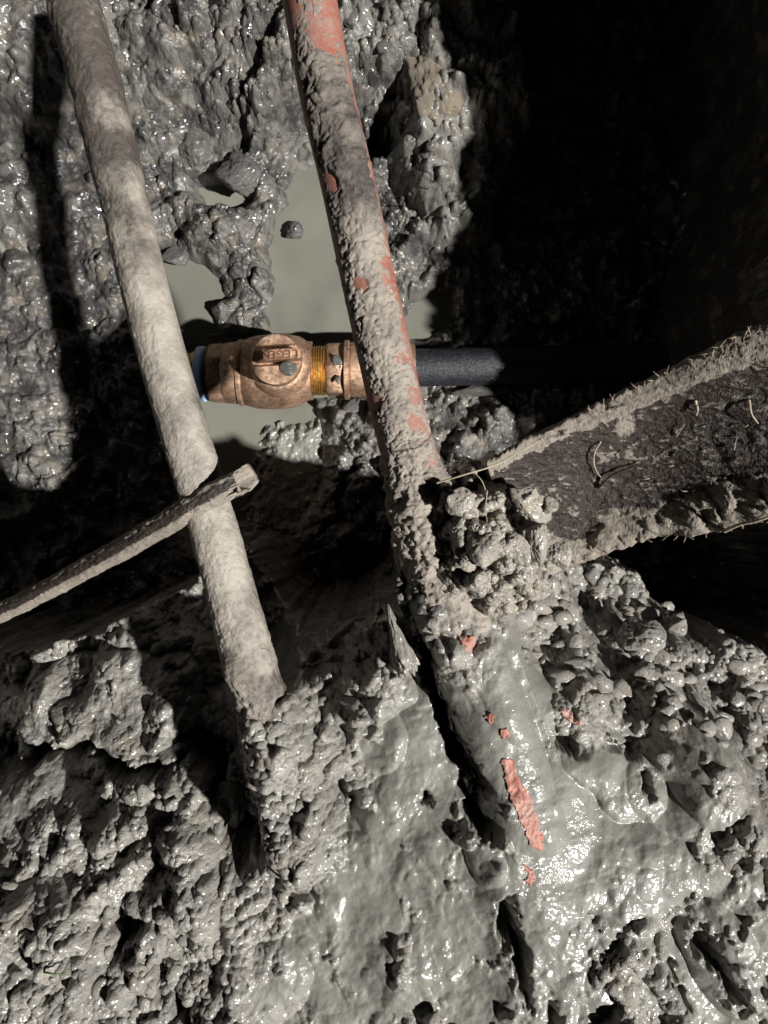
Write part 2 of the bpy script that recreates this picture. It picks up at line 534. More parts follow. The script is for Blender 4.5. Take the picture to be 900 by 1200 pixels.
# bank edge (top rim of the near bank) and the right-hand pit wall, its unseen top placed to cast the right-hand shadow
EDGE = [(-300, 800, .27), (0, 775, .27), (60, 765, .27), (120, 745, .28), (190, 712, .28), (235, 690, .28), (262, 655, .2), (300, 655, .2), (335, 715, .24), (350, 752, .33), (400, 752, .36), (440, 728, .39),
        (475, 724, .41), (500, 735, .41), (530, 700, .38), (600, 690, .36), (650, 675, .32), (700, 668, .29), (745, 678, .28), (775, 715, .3), (820, 742, .3), (870, 765, .3), (920, 785, .3), (1400, 800, .3)]
ex, ey = zip(*[(W(*e)[0], W(*e)[1]) for e in EDGE])
ex = np.array(ex); ey = np.array(ey)
order = np.argsort(ex); ex = ex[order]; ey = ey[order]
rag = fbm2(X * 60, Y * 60, 4, 31) * 0.010
s_edge = np.interp(X, ex, ey) - Y + rag
m_bank = sstep(-0.022, -0.004, s_edge)
WALL_Y = [-.3, .0, .05, .11, .21, .34, .49, .9]
WALL_X = [.42, .392, .338, .326, .318, .352, .338, .33]
s_wall = X - np.interp(Y, WALL_Y, WALL_X) + rag * 0.8
m_wall = sstep(-0.012, 0.002, s_wall) * (Y > -0.2)
Z = fl[0] * (1 - m_bank) + bk[0] * m_bank
rough = fl[1] * (1 - m_bank) + bk[1] * m_bank
slur = fl[2] * (1 - m_bank) + bk[2] * m_bank
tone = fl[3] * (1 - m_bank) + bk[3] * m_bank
SHADE_WALL_Y = [-.3, .09, .141, .264, .389, .9]  # unseen taller step of the wall, added to shape the right-hand shadow edge
SHADE_WALL_X = [.62, .56, .47, .432, .34, .31]
m_high = sstep(-0.02, 0.0, X - np.interp(Y, SHADE_WALL_Y, SHADE_WALL_X) + rag) * sstep(.06, .13, Y)
wall_top = 0.31 + np.clip(X - 0.6, 0, 0.6) * 0.3
wall_top = wall_top * (1 - m_high) + 0.5 * m_high
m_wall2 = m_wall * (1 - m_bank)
Z = Z * (1 - m_wall2) + wall_top * m_wall2
far = np.maximum(sstep(-0.62, -0.8, X), sstep(0.66, 0.8, Y)) * (1 - m_bank)
Z = Z * (1 - far) + 0.42 * far


def carve(path, width, depth, sharp=2.0):
    global Z
    pts = [W(*p) for p in path]
    d, t = seg_dist(X + wx * 0.7 + fwx, Y + wy * 0.7 + fwy, pts)
    width = width * (0.75 + 0.9 * np.clip(wn, -.6, .8))
    taper = np.clip(np.minimum(t, 1 - t) * 6, 0.25, 1)
    Z = Z - depth * taper * np.exp(-(d / width) ** sharp)


fwx = fbm2(X * 120, Y * 120, 4, 151, .6) * 0.006; fwy = fbm2(X * 120, Y * 120, 4, 153, .6) * 0.006
wn = fbm2(X * 55, Y * 55, 3, 155)
# mound of mud over the buried run of the red pipe
d, t = seg_dist(X, Y, [W(520, 690, .44), W(550, 770, .45), W(585, 860, .46), W(625, 980, .47), (W(640, 1040, .48))])
mound = np.sqrt(np.clip(1 - (d / 0.024) ** 2, 0, 1)) * 0.022 * sstep(1.0, 0.7, t)
Z = np.maximum(Z, (0.445 + 0.03 * t) * (d < 0.03) + (mound - 0.004) * (d < 0.03))


def hump(px, py, z, rx, ry, deg, h, pw=2.4, fl_=0.7):
    """a broad swelling of the mud, rising h above what is there"""
    global Z
    x, y, _ = W(px, py, z)
    c_, s_ = math.cos(math.radians(deg)), math.sin(math.radians(deg))
    k_ = (CAM_Z - z) / 1000
    dx_ = X + wx * .6 - x; dy_ = Y + wy * .6 - y
    u_ = (c_ * dx_ + s_ * dy_) / (rx * k_); v_ = (-s_ * dx_ + c_ * dy_) / (ry * k_)
    q_ = (np.abs(u_) ** pw + np.abs(v_) ** pw) ** (1 / pw)
    Z = Z + h * np.clip(1 - q_ ** 2.5, 0, 1) ** fl_


hump(825, 905, .46, 42, 92, 32, .009)
hump(790, 925, .46, 52, 52, 0, .006)
hump(720, 905, .45, 70, 40, -35, .010)
hump(600, 790, .45, 45, 70, 15, .004)
hump(150, 808, .30, 105, 52, 8, .026, 2.6, .55)
hump(415, 850, .40, 60, 45, 20, .012)
hump(420, 785, .35, 60, 32, 10, .018)
hump(300, 1150, .44, 70, 50, 30, .014)
hump(560, 985, .46, 22, 36, 20, .008)
hump(850, 1130, .48, 40, 70, 20, .014)
hump(240, 1010, .41, 26, 60, 25, .012)
hump(60, 1060, .41, 50, 40, 0, .012)
hump(250, 262, .01, 44, 34, -30, .022)
hump(495, 190, .06, 42, 60, 10, .02)
hump(430, 60, .11, 60, 60, 0, .015)
hump(200, 20, .11, 60, 40, 20, .02)
dg, tg = seg_dist(X + wx * .5, Y + wy * .5, [W(308, 815, .455), W(322, 870, .46), W(342, 935, .455), W(352, 985, .45)])
tgt = .450 + .012 * tg + .010 * np.sqrt(np.clip(1 - (dg / .024) ** 2, 0, 1))
Z = Z + np.maximum(tgt - Z, 0) * sstep(.036, .010, dg + fwx * 1.2) * sstep(0, .12, tg + .02)
ds_, _ = seg_dist(X, Y, [W(560, 830, .47), W(595, 895, .47), W(612, 940, .475), W(628, 995, .48), W(622, 1035, .48)])
streak = np.exp(-(ds_ / .014) ** 2)
# crevices and holes
carve([(488, 735, .40), (503, 790, .42), (522, 840, .43), (545, 890, .44), (566, 915, .45)], 0.0055, 0.075, 4)
carve([(545, 925, .45), (560, 945, .45), (572, 962, .45)], 0.0065, 0.035, 3)
carve([(585, 1040, .46), (592, 1075, .46), (604, 1110, .46), (608, 1150, .46)], 0.006, 0.045, 3)
carve([(640, 1150, .46), (640, 1210, .46)], 0.006, 0.035, 3)
carve([(255, 835, .30), (275, 850, .30), (285, 900, .33), (300, 955, .36)], 0.011, 0.08, 4)
carve([(20, 880, .31), (70, 872, .31), (130, 858, .32), (160, 872, .32), (200, 880, .33), (255, 852, .34)], 0.0065, 0.035, 3)
carve([(500, 928, .44), (505, 932, .44)], 0.004, 0.02, 3)
carve([(752, 900, .44), (758, 930, .45)], 0.0045, 0.025, 3)
carve([(856, 965, .44), (862, 985, .45)], 0.004, 0.02, 3)
carve([(812, 1070, .46), (825, 1110, .46), (850, 1160, .46)], 0.006, 0.022, 3)
carve([(770, 1110, .46), (790, 1145, .46)], 0.004, 0.015, 3)
carve([(150, 1060, .42), (165, 1090, .42)], 0.010, 0.035, 3)
carve([(190, 1110, .43), (215, 1150, .43), (235, 1200, .44)], 0.007, 0.03, 3)
carve([(40, 1060, .41), (90, 1130, .42)], 0.006, 0.03, 3)
carve([(200, 955, .38), (150, 985, .38)], 0.005, 0.025, 3)
carve([(455, 120, .08), (440, 170, .06), (470, 165, .06)], 0.014, 0.05, 3)
carve([(330, 20, .10), (285, 110, .08), (268, 195, .03)], 0.010, 0.03, 3)
carve([(465, 235, .03), (500, 260, .03)], 0.008, 0.02, 3)
carve([(640, 850, .42), (668, 862, .42)], 0.005, 0.02, 3)
carve([(740, 870, .42), (690, 858, .42)], 0.004, 0.012, 3)
def signed(poly_px, z):
    pts = [W(a_, b_, z)[:2] for a_, b_ in poly_px]
    pts = pts + [pts[0]]
    QXs = X + wx * .35; QYs = Y + wy * .35
    d_, _ = seg_dist(QXs, QYs, pts)
    ins_ = np.zeros(X.shape, bool)
    for (x1, y1), (x2, y2) in zip(pts[:-1], pts[1:]):
        cnd = (y1 > QYs) != (y2 > QYs)
        ins_ ^= cnd & (QXs < (x2 - x1) * (QYs - y1) / ((y2 - y1) if y2 != y1 else 1e-9) + x1)
    return np.where(ins_, d_, -d_)


POOLS = [
    [(372, 188), (345, 205), (330, 222), (338, 240), (318, 262), (310, 292), (320, 330), (310, 368), (320, 402), (372, 402), (470, 402), (430, 240), (410, 180)],
    [(170, 288), (205, 292), (238, 306), (262, 328), (272, 350), (250, 362), (260, 390), (190, 400)],
    [(228, 216), (262, 212), (300, 232), (282, 252), (240, 246)],
    [(200, 392), (420, 392), (415, 468), (372, 470), (374, 510), (378, 560), (350, 610), (215, 612)],
    [(478, 352), (505, 344), (530, 342), (532, 384), (500, 402), (470, 402)],
]
sd = np.full_like(X, -9)
for pl in POOLS: sd = np.maximum(sd, signed(pl, 0.0))
shelf = signed([(312, 500), (385, 492), (395, 560), (360, 640), (285, 630), (292, 570)], 0.0)
poolm = sstep(-.007, .008, sd) * (1 - m_bank)
# lumps laid over the forms: three sizes of heaped clods, then ridges and grain
rough = np.clip(rough + fbm2(X * 30, Y * 30, 3, 77) * (0.5 + .4 * (1 - m_bank)) - .1 * (1 - m_bank), 0, 1.2)
slur = np.clip(slur + fbm2(X * 45, Y * 45, 4, 99) * 0.75, 0, 1.2)
slur = slur + .1 * m_bank
calm = sstep(0.35, 0.6, slur)
rough = rough * (1 - .85 * streak)
rr = rough * (1 - 0.9 * calm) * (1 - .25 * m_bank)
w2x = fbm2(X * 110, Y * 110, 3, 15) * 0.0045; w2y = fbm2(X * 110, Y * 110, 3, 19) * 0.0045
w3x = fbm2(X * 420, Y * 420, 2, 25) * 0.0011; w3y = fbm2(X * 420, Y * 420, 2, 29) * 0.0011
QX = X + wx + w2x + w3x; QY = Y + wy + w2y + w3y
c1, id1 = clods(QX, QY, 0.030, 11, .6)
c2, id2 = clods(X + wx * 0.7 + w2x + w3x + 3, Y - wy * 0.6 + w2y + w3y, 0.015, 23, .6)
c3, id3 = clods(X - wy * 0.4 + w2x + w3x, Y + wx * 0.4 + w2y * .8 + w3y + 5, 0.0075, 41, .7, .7)
ridge = fbm2(QX * 55, QY * 55, 6, 61, 0.6, True)
crag = fbm2(X * 150 + w2x * 120, Y * 150 + w2y * 120, 4, 65, 0.62, True)
gen = fbm2(X * 28, Y * 28, 5, 71)
k_in = (X > -0.6) & (Y > -0.7) & (X < 0.5)
land = np.maximum(Z, 0.004 + 0.25 * np.clip(-sd, 0, .03))
Z = np.where(m_bank > 0.5, Z, land * (1 - poolm) - 0.010 * poolm)
shm = sstep(-.020, .022, shelf + fbm2(X * 90, Y * 90, 3, 44) * .016) * (1 - m_bank)
Z = np.maximum(Z, (-.012 + .022 * shm + fbm2(X * 60, Y * 60, 4, 46) * .004) * (shm > 0) + (-9) * (shm <= 0))
slur = np.maximum(slur, shm * 0.95); tone = tone + shm * .1; calm = np.maximum(calm, shm * .9); rr = rr * (1 - .75 * shm)
dry = 1 - 0.95 * np.maximum(poolm, shm * .75)
Z = Z + dry * (gen * 0.0105 * (1 - .6 * calm) + (c1 * (0.013 + .005 * (1 - m_bank)) + c2 * 0.008 + c3 * 0.0026 * (0.5 + id1)) * rr + (ridge * 0.0052 * (0.10 + rr) + crag * 0.0015 * (0.05 + rr)) * (1 - .35 * (1 - m_bank)))
# soft lobed skin on the slurry-coated parts
lob, _ = clods(X + wx * 0.8, Y + wy * 0.8, 0.017, 83, 0.9, 0.6)
lob2, _ = clods(X + wx * 0.8 + 1, Y + wy * 0.8, 0.007, 87, 0.9, 0.5)
tex = sstep(0.1, 0.5, fbm2(X * 40, Y * 40, 3, 91) + 0.25)
Z = Z + dry * calm * (lob * 0.0042 + lob2 * 0.0022 * tex) * (0.06 + rough)
hgt = c1 * 0.4 + c2 * 0.35 + c3 * 0.25
tone = (tone + .12 * m_bank - .9 * m_wall2 - .50 * (1 - m_bank) * (1 - shm)) + (id2 - 0.5) * 0.22 + (id1 - 0.5) * 0.2 + gen * 0.35  # light falloff on the pit floor and shade on the wall put into tone
slur2 = slur - hgt * 0.5 * rough
# bulge the lumps sideways so their flanks overhang
gx = np.gradient(Z, xs, axis=0); gy = np.gradient(Z, ys, axis=1)
gm = np.sqrt(gx * gx + gy * gy) + 1e-6
amt = 0.0016 * np.minimum(gm, 2.0) / 2.0 * rr * k_in
PX = X - gx / gm * amt * 1.0; PY = Y - gy / gm * amt * 1.0
V = np.stack([PX, PY, Z], -1).reshape(-1, 3)
F = grid_faces(len(xs), len(ys))
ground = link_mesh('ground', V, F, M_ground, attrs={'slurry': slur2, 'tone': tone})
tag(ground, 'wet grey mud of the pit floor and its near bank', None, None, 'structure')


def gz(x, y):
    i = np.clip(np.searchsorted(xs, x), 1, len(xs) - 1); j = np.clip(np.searchsorted(ys, y), 1, len(ys) - 1)
    return Z[i, j]


def on_ground(px, py):
    """where the line of sight of the photograph meets the ground"""
    for z in np.arange(0.56, -0.03, -0.002):
        x, y, _ = W(px, py, z)
        if gz(x, y) >= z: return (x, y, float(z))
    return W(px, py, 0)


# silty water standing in the low parts of the pit floor
wv = np.array([(-.5, -.12, 0), (.33, -.12, 0), (.33, .62, 0), (-.5, .62, 0)], float) - np.array([0, 0, 0.003])
water = link_mesh('water', wv, [(0, 1, 2, 3)], M_water, smooth=False)
tag(water, 'opaque grey green silty water pooled on the pit floor', None, None, 'structure')

# ------------------------------------------------------------------ lumps of mud
_ico = {}


def ico(level):
    if level in _ico: return _ico[level]
    import bmesh
    bm = bmesh.new()
    bmesh.ops.create_icosphere(bm, subdivisions=level, radius=1)
    v = np.array([x.co[:] for x in bm.verts]); f = np.array([[q.index for q in p.verts] for p in bm.faces])
    bm.free()
    _ico[level] = (v, f)
    return v, f


def clod_shape(level, seed, planes=12, amp=0.12, facet=0.95, sharp=1.0):
    v, f = ico(level)
    rs = np.random.RandomState(seed)
    n = rs.normal(size=(planes, 3)); n /= np.linalg.norm(n, axis=1)[:, None]
    dk = 0.62 + 0.38 * rs.rand(planes)
    dots = np.clip(v @ n.T, 0.05, None)
    r = dk[None, :] / dots
    k = 22.0
    rad = -np.log(np.exp(-k * r).sum(1)) / k
    rad = np.clip(rad, 0.4, 1.5)
    rad = 1 + (rad - 1) * facet
    rad = rad + amp * fbm3(v, 1.7, 4, seed) + amp * 0.7 * (0.7 - 2.2 * np.abs(fbm3(v, 2.6, 5, seed + 5, 0.62)))
    return v * rad[:, None], f


def rot(seed):
    rs = np.random.RandomState(seed)
    q = rs.normal(size=4); q /= np.linalg.norm(q)
    w, x, y, z = q
    return np.array([[1 - 2 * (y * y + z * z), 2 * (x * y - z * w), 2 * (x * z + y * w)],
                     [2 * (x * y + z * w), 1 - 2 * (x * x + z * z), 2 * (y * z - x * w)],
                     [2 * (x * z - y * w), 2 * (y * z + x * w), 1 - 2 * (x * x + y * y)]])


def cluster(name, items, mat, parent=None, level=2, amp=0.22):
    """items: (x, y, z, (sx, sy, sz), seed) -> one mesh of many lumps"""
    vs, fs, off = [], [], 0
    lib = {}
    for x, y, z, s, sd in items:
        key = sd % 14
        lv = level + (1 if max(s) > 0.009 else 0)
        if (key, lv) not in lib: lib[(key, lv)] = clod_shape(lv, 100 + key, amp=amp)
        v, f = lib[(key, lv)]
        vv = (v @ rot(sd).T) * np.array(s) + np.array((x, y, z))
        vs.append(vv); fs.append(f + off); off += len(v)
    return link_mesh(name, np.vstack(vs), np.vstack(fs), mat, parent)


rs = np.random.RandomState(12)
light_items, dark_items = [], []
tries = 0
ri = np.clip(rough, 0, 1) * (1 - calm)
while len(light_items) < 420 and tries < 20000:
    tries += 1
    px, py = rs.uniform(-20, 920), rs.uniform(700, 1220)
    x, y, z = W(px, py, .42)
    zz = gz(x, y)
    if zz < 0.2: continue
    x, y, _ = W(px, py, zz)
    i = min(np.searchsorted(xs, x), len(xs) - 1); j = min(np.searchsorted(ys, y), len(ys) - 1)
    if rs.rand() > ri[i, j] ** 1.5: continue
    zz = Z[i, j]
    if zz < 0.2: continue
    s = 0.0012 + 0.0055 * rs.rand() ** 3.6
    light_items.append((x, y, zz - s * 0.15, (s * rs.uniform(.8, 1.4), s * rs.uniform(.8, 1.3), s * rs.uniform(.55, .9)), rs.randint(1 << 20)))
extra = 0
while extra < 300:
    px, py = rs.uniform(610, 915), rs.uniform(665, 880)
    if py > 780 + (px - 610) * .4: continue
    x, y, z = on_ground(px, py) if rs.rand() < 2 else None
    if z < .2: continue
    extra += 1
    s = 0.0016 + 0.0065 * rs.rand() ** 2.4
    light_items.append((x, y, z + s * 0.1, (s * rs.uniform(.8, 1.4), s * rs.uniform(.8, 1.3), s * rs.uniform(.55, .9)), rs.randint(1 << 20)))
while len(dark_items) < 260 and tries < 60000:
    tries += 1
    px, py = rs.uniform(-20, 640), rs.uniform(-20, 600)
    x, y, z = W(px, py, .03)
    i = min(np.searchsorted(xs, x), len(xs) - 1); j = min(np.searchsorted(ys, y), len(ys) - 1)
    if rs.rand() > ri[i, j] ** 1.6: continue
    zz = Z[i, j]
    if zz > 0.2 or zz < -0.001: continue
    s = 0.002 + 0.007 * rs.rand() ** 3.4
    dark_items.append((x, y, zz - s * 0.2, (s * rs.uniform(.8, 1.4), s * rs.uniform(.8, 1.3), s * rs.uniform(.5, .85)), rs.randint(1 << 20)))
o = cluster('mud_crumbs', light_items, M_clod)
tag(o, 'loose grey mud crumbs heaped over the near bank', 'mud crumbs', None, 'stuff')
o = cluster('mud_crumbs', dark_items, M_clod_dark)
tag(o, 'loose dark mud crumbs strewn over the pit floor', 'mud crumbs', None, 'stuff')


def lump(name, px, py, wpx, hpx, label, cat='mud clod', mat=None, seed=1, rise=0.3, level=5, tilt=0.0, tall=0.7, amp=0.2, z=None, facet=.8, taper=0):
    x, y, zz = on_ground(px, py)
    if z is not None: x, y, zz = W(px, py, z)
    k = (CAM_Z - zz) / 1000
    v, f = clod_shape(level, seed, amp=amp, facet=facet)
    sx, sy = wpx * k / 2, hpx * k / 2
    sz = min(sx, sy) * tall
    v = (v @ rot(seed).T) * np.array((sx, sy, sz))
    if taper:
        tp_ = np.clip(1 - taper * (v[:, 1] / sy * .5 + .5), .08, 1.3)
        v[:, 0] *= tp_; v[:, 2] *= tp_
    c, s = math.cos(math.radians(tilt)), math.sin(math.radians(tilt))
    v = v @ np.array([[c, -s, 0], [s, c, 0], [0, 0, 1]]).T
    o = link_mesh(name, v, f, mat or M_clod)
    o.location = (x, y, zz + sz * rise)
    return tag(o, label, cat)


# lumps one can pick out
lump('mud_clod', 346, 271, 20, 19, 'small round dark clod standing alone in the grey pool', mat=M_clod_dark, seed=3, z=0.0, tall=.9, facet=.35, amp=.3)
lump('mud_clod', 284, 205, 42, 40, 'rounded dark clod with black shaded hollow beside it above the pools', mat=M_clod_dark, seed=5, z=0.03, tall=.9)
lump('mud_clod', 204, 300, 26, 24, 'smooth dark clod at the pool edge beside the grey pipe', mat=M_clod_dark, seed=6, z=0.004, tall=.7, amp=.06)
lump('ochre_rock', 508, 108, 62, 92, 'cracked ochre tinted rock at the top edge of the deep shadow', 'rock', M_ochre, 7, z=0.10, tall=.8, tilt=10, facet=.45, amp=.34)
lump('mud_clod', 228, 172, 34, 46, 'dark wet clod in the shallow slurry near the grey pipe', mat=M_clod_dark, seed=10, z=0.03, tall=.7)
lump('mud_shard', 468, 752, 34, 84, 'pointed upright shard of mud at the bank edge beside the red pipe', 'mud shard', M_clod, 13, z=0.446, tall=1.2, tilt=17, facet=.5, taper=.75, amp=.45)
lump('mud_clod', 420, 745, 74, 30, 'low ridge of mud along the bank edge left of the pointed shard', mat=M_clod, seed=14, z=0.385, tall=.8, tilt=12)
lump('mud_clod', 794, 737, 24, 22, 'round pale clod on the right bank rim just under the plank shadow', mat=M_clod, seed=15, z=0.325, tall=.9, amp=.1)
lump('mud_clod', 846, 764, 30, 26, 'pale clod with a notched top on the far right bank rim', mat=M_clod, seed=16, z=0.325, tall=.9)
lump('mud_clod', 776, 797, 34, 28, 'flat faced pale clod among crumbs on the right bank', mat=M_clod, seed=17, z=0.375, tall=.8)
lump('mud_clod', 755, 752, 46, 38, 'angular pale clod leaning on the right bank slope', mat=M_clod, seed=18, z=0.355, tall=.8)
lump('mud_clod', 861, 820, 17, 17, 'small ball of mud casting its own shadow at the right side', mat=M_clod, seed=19, tall=.95, rise=.6, amp=.08)
lump('mud_clod', 893, 775, 34, 44, 'dark rough clod at the right edge of the bank', mat=M_clod_dark, seed=20, z=0.31, tall=.9)
lump('mud_clod', 105, 1050, 66, 72, 'large faceted clod in the heap at lower left', mat=M_clod, seed=22, z=0.42, tall=.7)
lump('mud_clod', 106, 1088, 34, 44, 'smaller wet clod just under the large faceted one', mat=M_clod, seed=23, z=0.425, tall=.8)
lump('mud_clod', 44, 1110, 76, 66, 'flat topped tan clod near the lower left corner', mat=M_clump, seed=26, z=0.432, tall=.5)
lump('mud_clod', 187, 985, 40, 46, 'rounded clod in the heap left of the buried grey pipe', mat=M_clod, seed=27, z=0.40, tall=.8)
lump('mud_clod', 270, 945, 46, 60, 'tall clod beside the black crack at the grey pipe foot', mat=M_clod, seed=28, z=0.385, tall=.8)
lump('mud_clod', 565, 458, 78, 14, 'thin flat ledge of grey mud under the black pipe', mat=M_clod_dark, seed=29, z=0.03, tall=1.0, tilt=4)
lump('ochre_rock', 375, 606, 26, 10, 'small ochre stone in the mud at the pit shadow edge', 'stone', M_ochre, 30, z=0.035, tall=1.0, tilt=6)

# ------------------------------------------------------------------ the grey pipe


def make_conduit(name, label, pts, r, wall_mat, crust_mat, crust_fn, tone_fn, n=900, m=150):
    root = thing(name, label, 'pipe', pts[len(pts) // 2])
    V, F, *_ = sweep(pts, 200, 64, lambda S, T, P: np.full_like(S, r))
    to_parent(link_mesh('pipe_wall', V, F, wall_mat), root)
    box = {}

    def rf(S, T, P):
        t = crust_fn(S, T, P); box['t'] = t; box['P'] = P; box['S'] = S; box['T'] = T
        return r + t
    V, F, *_ = sweep(pts, n, m, rf)
    tn = tone_fn(box['S'], box['T'], box['P'], box['t'])
    to_parent(link_mesh('mud_crust', V, F, crust_mat, attrs={'tone': tn}), root)
    return root


def py_of(P):
    return 600 - P[..., 1] / (CAM_Z - P[..., 2]) * 1000


def grey_crust(S, T, P):
    py = py_of(P)
    a = fbm3(P, 28, 4, 3); b = fbm3(P, 110, 4, 8); c = fbm3(P, 400, 3, 12)
    t = 0.0005 + 0.0009 * a + 0.0005 * b + 0.0005 * c
    thick = sstep(640, 800, py) * 0.0010 + 0.0012 * sstep(260, 120, py)
    t = t + thick * (1 + 1.2 * b)
    up = np.cos(T - 0.5)
    smooth_strip = sstep(240, 330, py) * sstep(560, 420, py) * sstep(0.3, 0.7, np.sin(T) * -1 + 0.25 + a * 0.3)
    t = np.where(smooth_strip > 0, t * (1 - smooth_strip) + (0.0004) * smooth_strip, t)
    for (q, th, w, h) in ((20, .3, 12, .0022), (320, .2, 10, .0012), (455, .35, 11, .0015), (790, .5, 16, .0035), (100, .5, 9, .001), (185, -.2, 9, .001)):
        t = t + h * np.exp(-((py - q) / w) ** 2 - ((T - th + np.pi) % (2 * np.pi) - np.pi) ** 2 / 0.35)
    t = t + sstep(780, 860, py) * 0.002 * (1 + 2.5 * b)
    return t


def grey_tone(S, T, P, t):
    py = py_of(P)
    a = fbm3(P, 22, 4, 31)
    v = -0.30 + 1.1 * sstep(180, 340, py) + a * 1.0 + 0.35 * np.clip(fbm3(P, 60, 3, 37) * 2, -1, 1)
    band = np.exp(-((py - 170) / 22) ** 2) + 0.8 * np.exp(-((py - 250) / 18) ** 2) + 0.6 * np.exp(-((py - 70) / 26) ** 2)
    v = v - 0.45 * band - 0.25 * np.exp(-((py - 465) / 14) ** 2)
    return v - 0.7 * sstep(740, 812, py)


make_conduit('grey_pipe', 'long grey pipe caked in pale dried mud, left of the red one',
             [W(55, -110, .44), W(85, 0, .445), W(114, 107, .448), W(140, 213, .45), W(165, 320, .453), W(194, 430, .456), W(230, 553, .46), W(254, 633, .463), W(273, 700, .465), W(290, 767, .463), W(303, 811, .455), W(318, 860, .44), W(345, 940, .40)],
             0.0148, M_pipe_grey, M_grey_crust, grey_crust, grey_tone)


def red_crust(S, T, P):
    py = py_of(P)
    a = fbm3(P, 36, 4, 53); b = fbm3(P, 100, 4, 58); c = fbm3(P, 330, 3, 62)
    rdg = 1 - np.abs(fbm3(P * np.array([1, 1.0, 1]), 60, 3, 66)) * 2.4
    pit = np.clip(np.abs(fbm3(P, 190, 3, 71)) * 3, 0, 1)
    t = 0.0000 + 0.0020 * a + 0.0010 * b + 0.0012 * c - 0.0014 * (1 - pit) ** 3
    side = np.sin(T)                     # sign tells the two flanks apart
    t = t + 0.0013 * np.exp(-((T - 0.15 + np.pi) % (2 * np.pi) - np.pi) ** 2 / 0.55)
    heavy = sstep(60, 90, py) * sstep(215, 190, py)
    t = t + heavy * (0.0034 * np.clip(rdg, 0, 1) * sstep(1.3, 0.7, np.abs(T - np.pi * 2 * (T > np.pi)) + 0.1))
    t = t - 0.0019 * sstep(70, 30, py) * sstep(-1.6, 0.2, -np.abs(((T + .1 + np.pi) % (2 * np.pi) - np.pi)) + 0.6) + 0.0008
    t = t - 0.0014 * (1 - sstep(0.35, 1.2, np.abs(np.cos(T)) * 1.6)) * sstep(600, 480, py)
    low = sstep(505, 600, py)
    t = t + low * (0.0020 + 0.004 * np.clip(b + .3, 0, 1) + 0.003 * np.clip(rdg, 0, 1))
    for (q, th, w, h) in ((305, .85, 6, -.004), (495, .5, 9, -.0045), (330, -.35, 7, -.0035), (470, -.9, 8, -.003), (210, -.6, 14, -.005), (35, .1, 16, -.004)):
        t = t + h * np.exp(-((py - q) / w) ** 2 - ((T * 1.0 - th * SGN + np.pi) % (2 * np.pi) - np.pi) ** 2 / 0.06)
    return t


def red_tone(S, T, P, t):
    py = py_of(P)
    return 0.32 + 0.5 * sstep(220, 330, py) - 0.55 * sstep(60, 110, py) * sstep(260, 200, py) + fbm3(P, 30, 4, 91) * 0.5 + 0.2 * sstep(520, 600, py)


SGN = -1.0
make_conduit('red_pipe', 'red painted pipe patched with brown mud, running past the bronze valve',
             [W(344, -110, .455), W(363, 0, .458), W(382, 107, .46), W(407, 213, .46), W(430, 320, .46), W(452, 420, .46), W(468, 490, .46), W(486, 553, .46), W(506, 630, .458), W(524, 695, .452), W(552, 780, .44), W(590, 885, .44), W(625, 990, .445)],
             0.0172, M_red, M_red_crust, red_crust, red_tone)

# the open-ended small pipe lying over the grey one
tp = [W(-90, 752, .29), W(0, 718, .345), W(90, 672, .40), W(180, 622, .452), W(240, 586, .474), W(297, 556, .477)]
root = thing('small_pipe', 'thin hollow pipe with an open muddy end lying across the grey pipe', 'pipe', tp[3])


def tube_r(S, T, P):
    g = S / S.max()
    return 0.0073 + 0.0004 * g + 0.0009 * fbm3(P, 60, 4, 5) + 0.0009 * fbm3(P, 260, 3, 6)


V, F, S, T, C, D = sweep(tp, 420, 72, tube_r)
nm = 72
last = V[-nm:]
ax = C[-1] - C[-3]; ax /= np.linalg.norm(ax)
# slanted cut so the mouth faces up towards the light
cutn = np.array([0.55, -0.15, 0.8]); cutn /= np.linalg.norm(cutn)
for k in range(-26, 0):
    ring = V[len(V) + k * nm: len(V) + (k + 1) * nm if k < -1 else None]
    d = (ring - C[-14]) @ cutn
    over = d > 0
    # slide the points past the cut plane back along the pipe axis
    ring[over] = ring[over] - np.outer(d[over] / (ax @ cutn), ax)
rimo = V[-nm:].copy()
cen = rimo.mean(0)
rimi = cen + (rimo - cen) * 0.74
deep = rimi - ax * 0.03 + (cen - rimi) * 0.1
b0 = len(V)
V2 = np.vstack([V, rimi, deep, [cen - ax * 0.03]])
F2 = [F]
j = np.arange(nm); j2 = (j + 1) % nm
F2.append(np.stack([b0 - nm + j, b0 - nm + j2, b0 + j2, b0 + j], -1))
F2.append(np.stack([b0 + j, b0 + j2, b0 + nm + j2, b0 + nm + j], -1))
F2 = np.vstack(F2)
tone_t = np.full(len(V2), 0.75, np.float32)
Pw = V
bandn = fbm3(Pw, 45, 4, 15).reshape(S.shape) * 0.9 + fbm3(Pw, 160, 3, 19).reshape(S.shape) * 0.6
M_tubewood = None


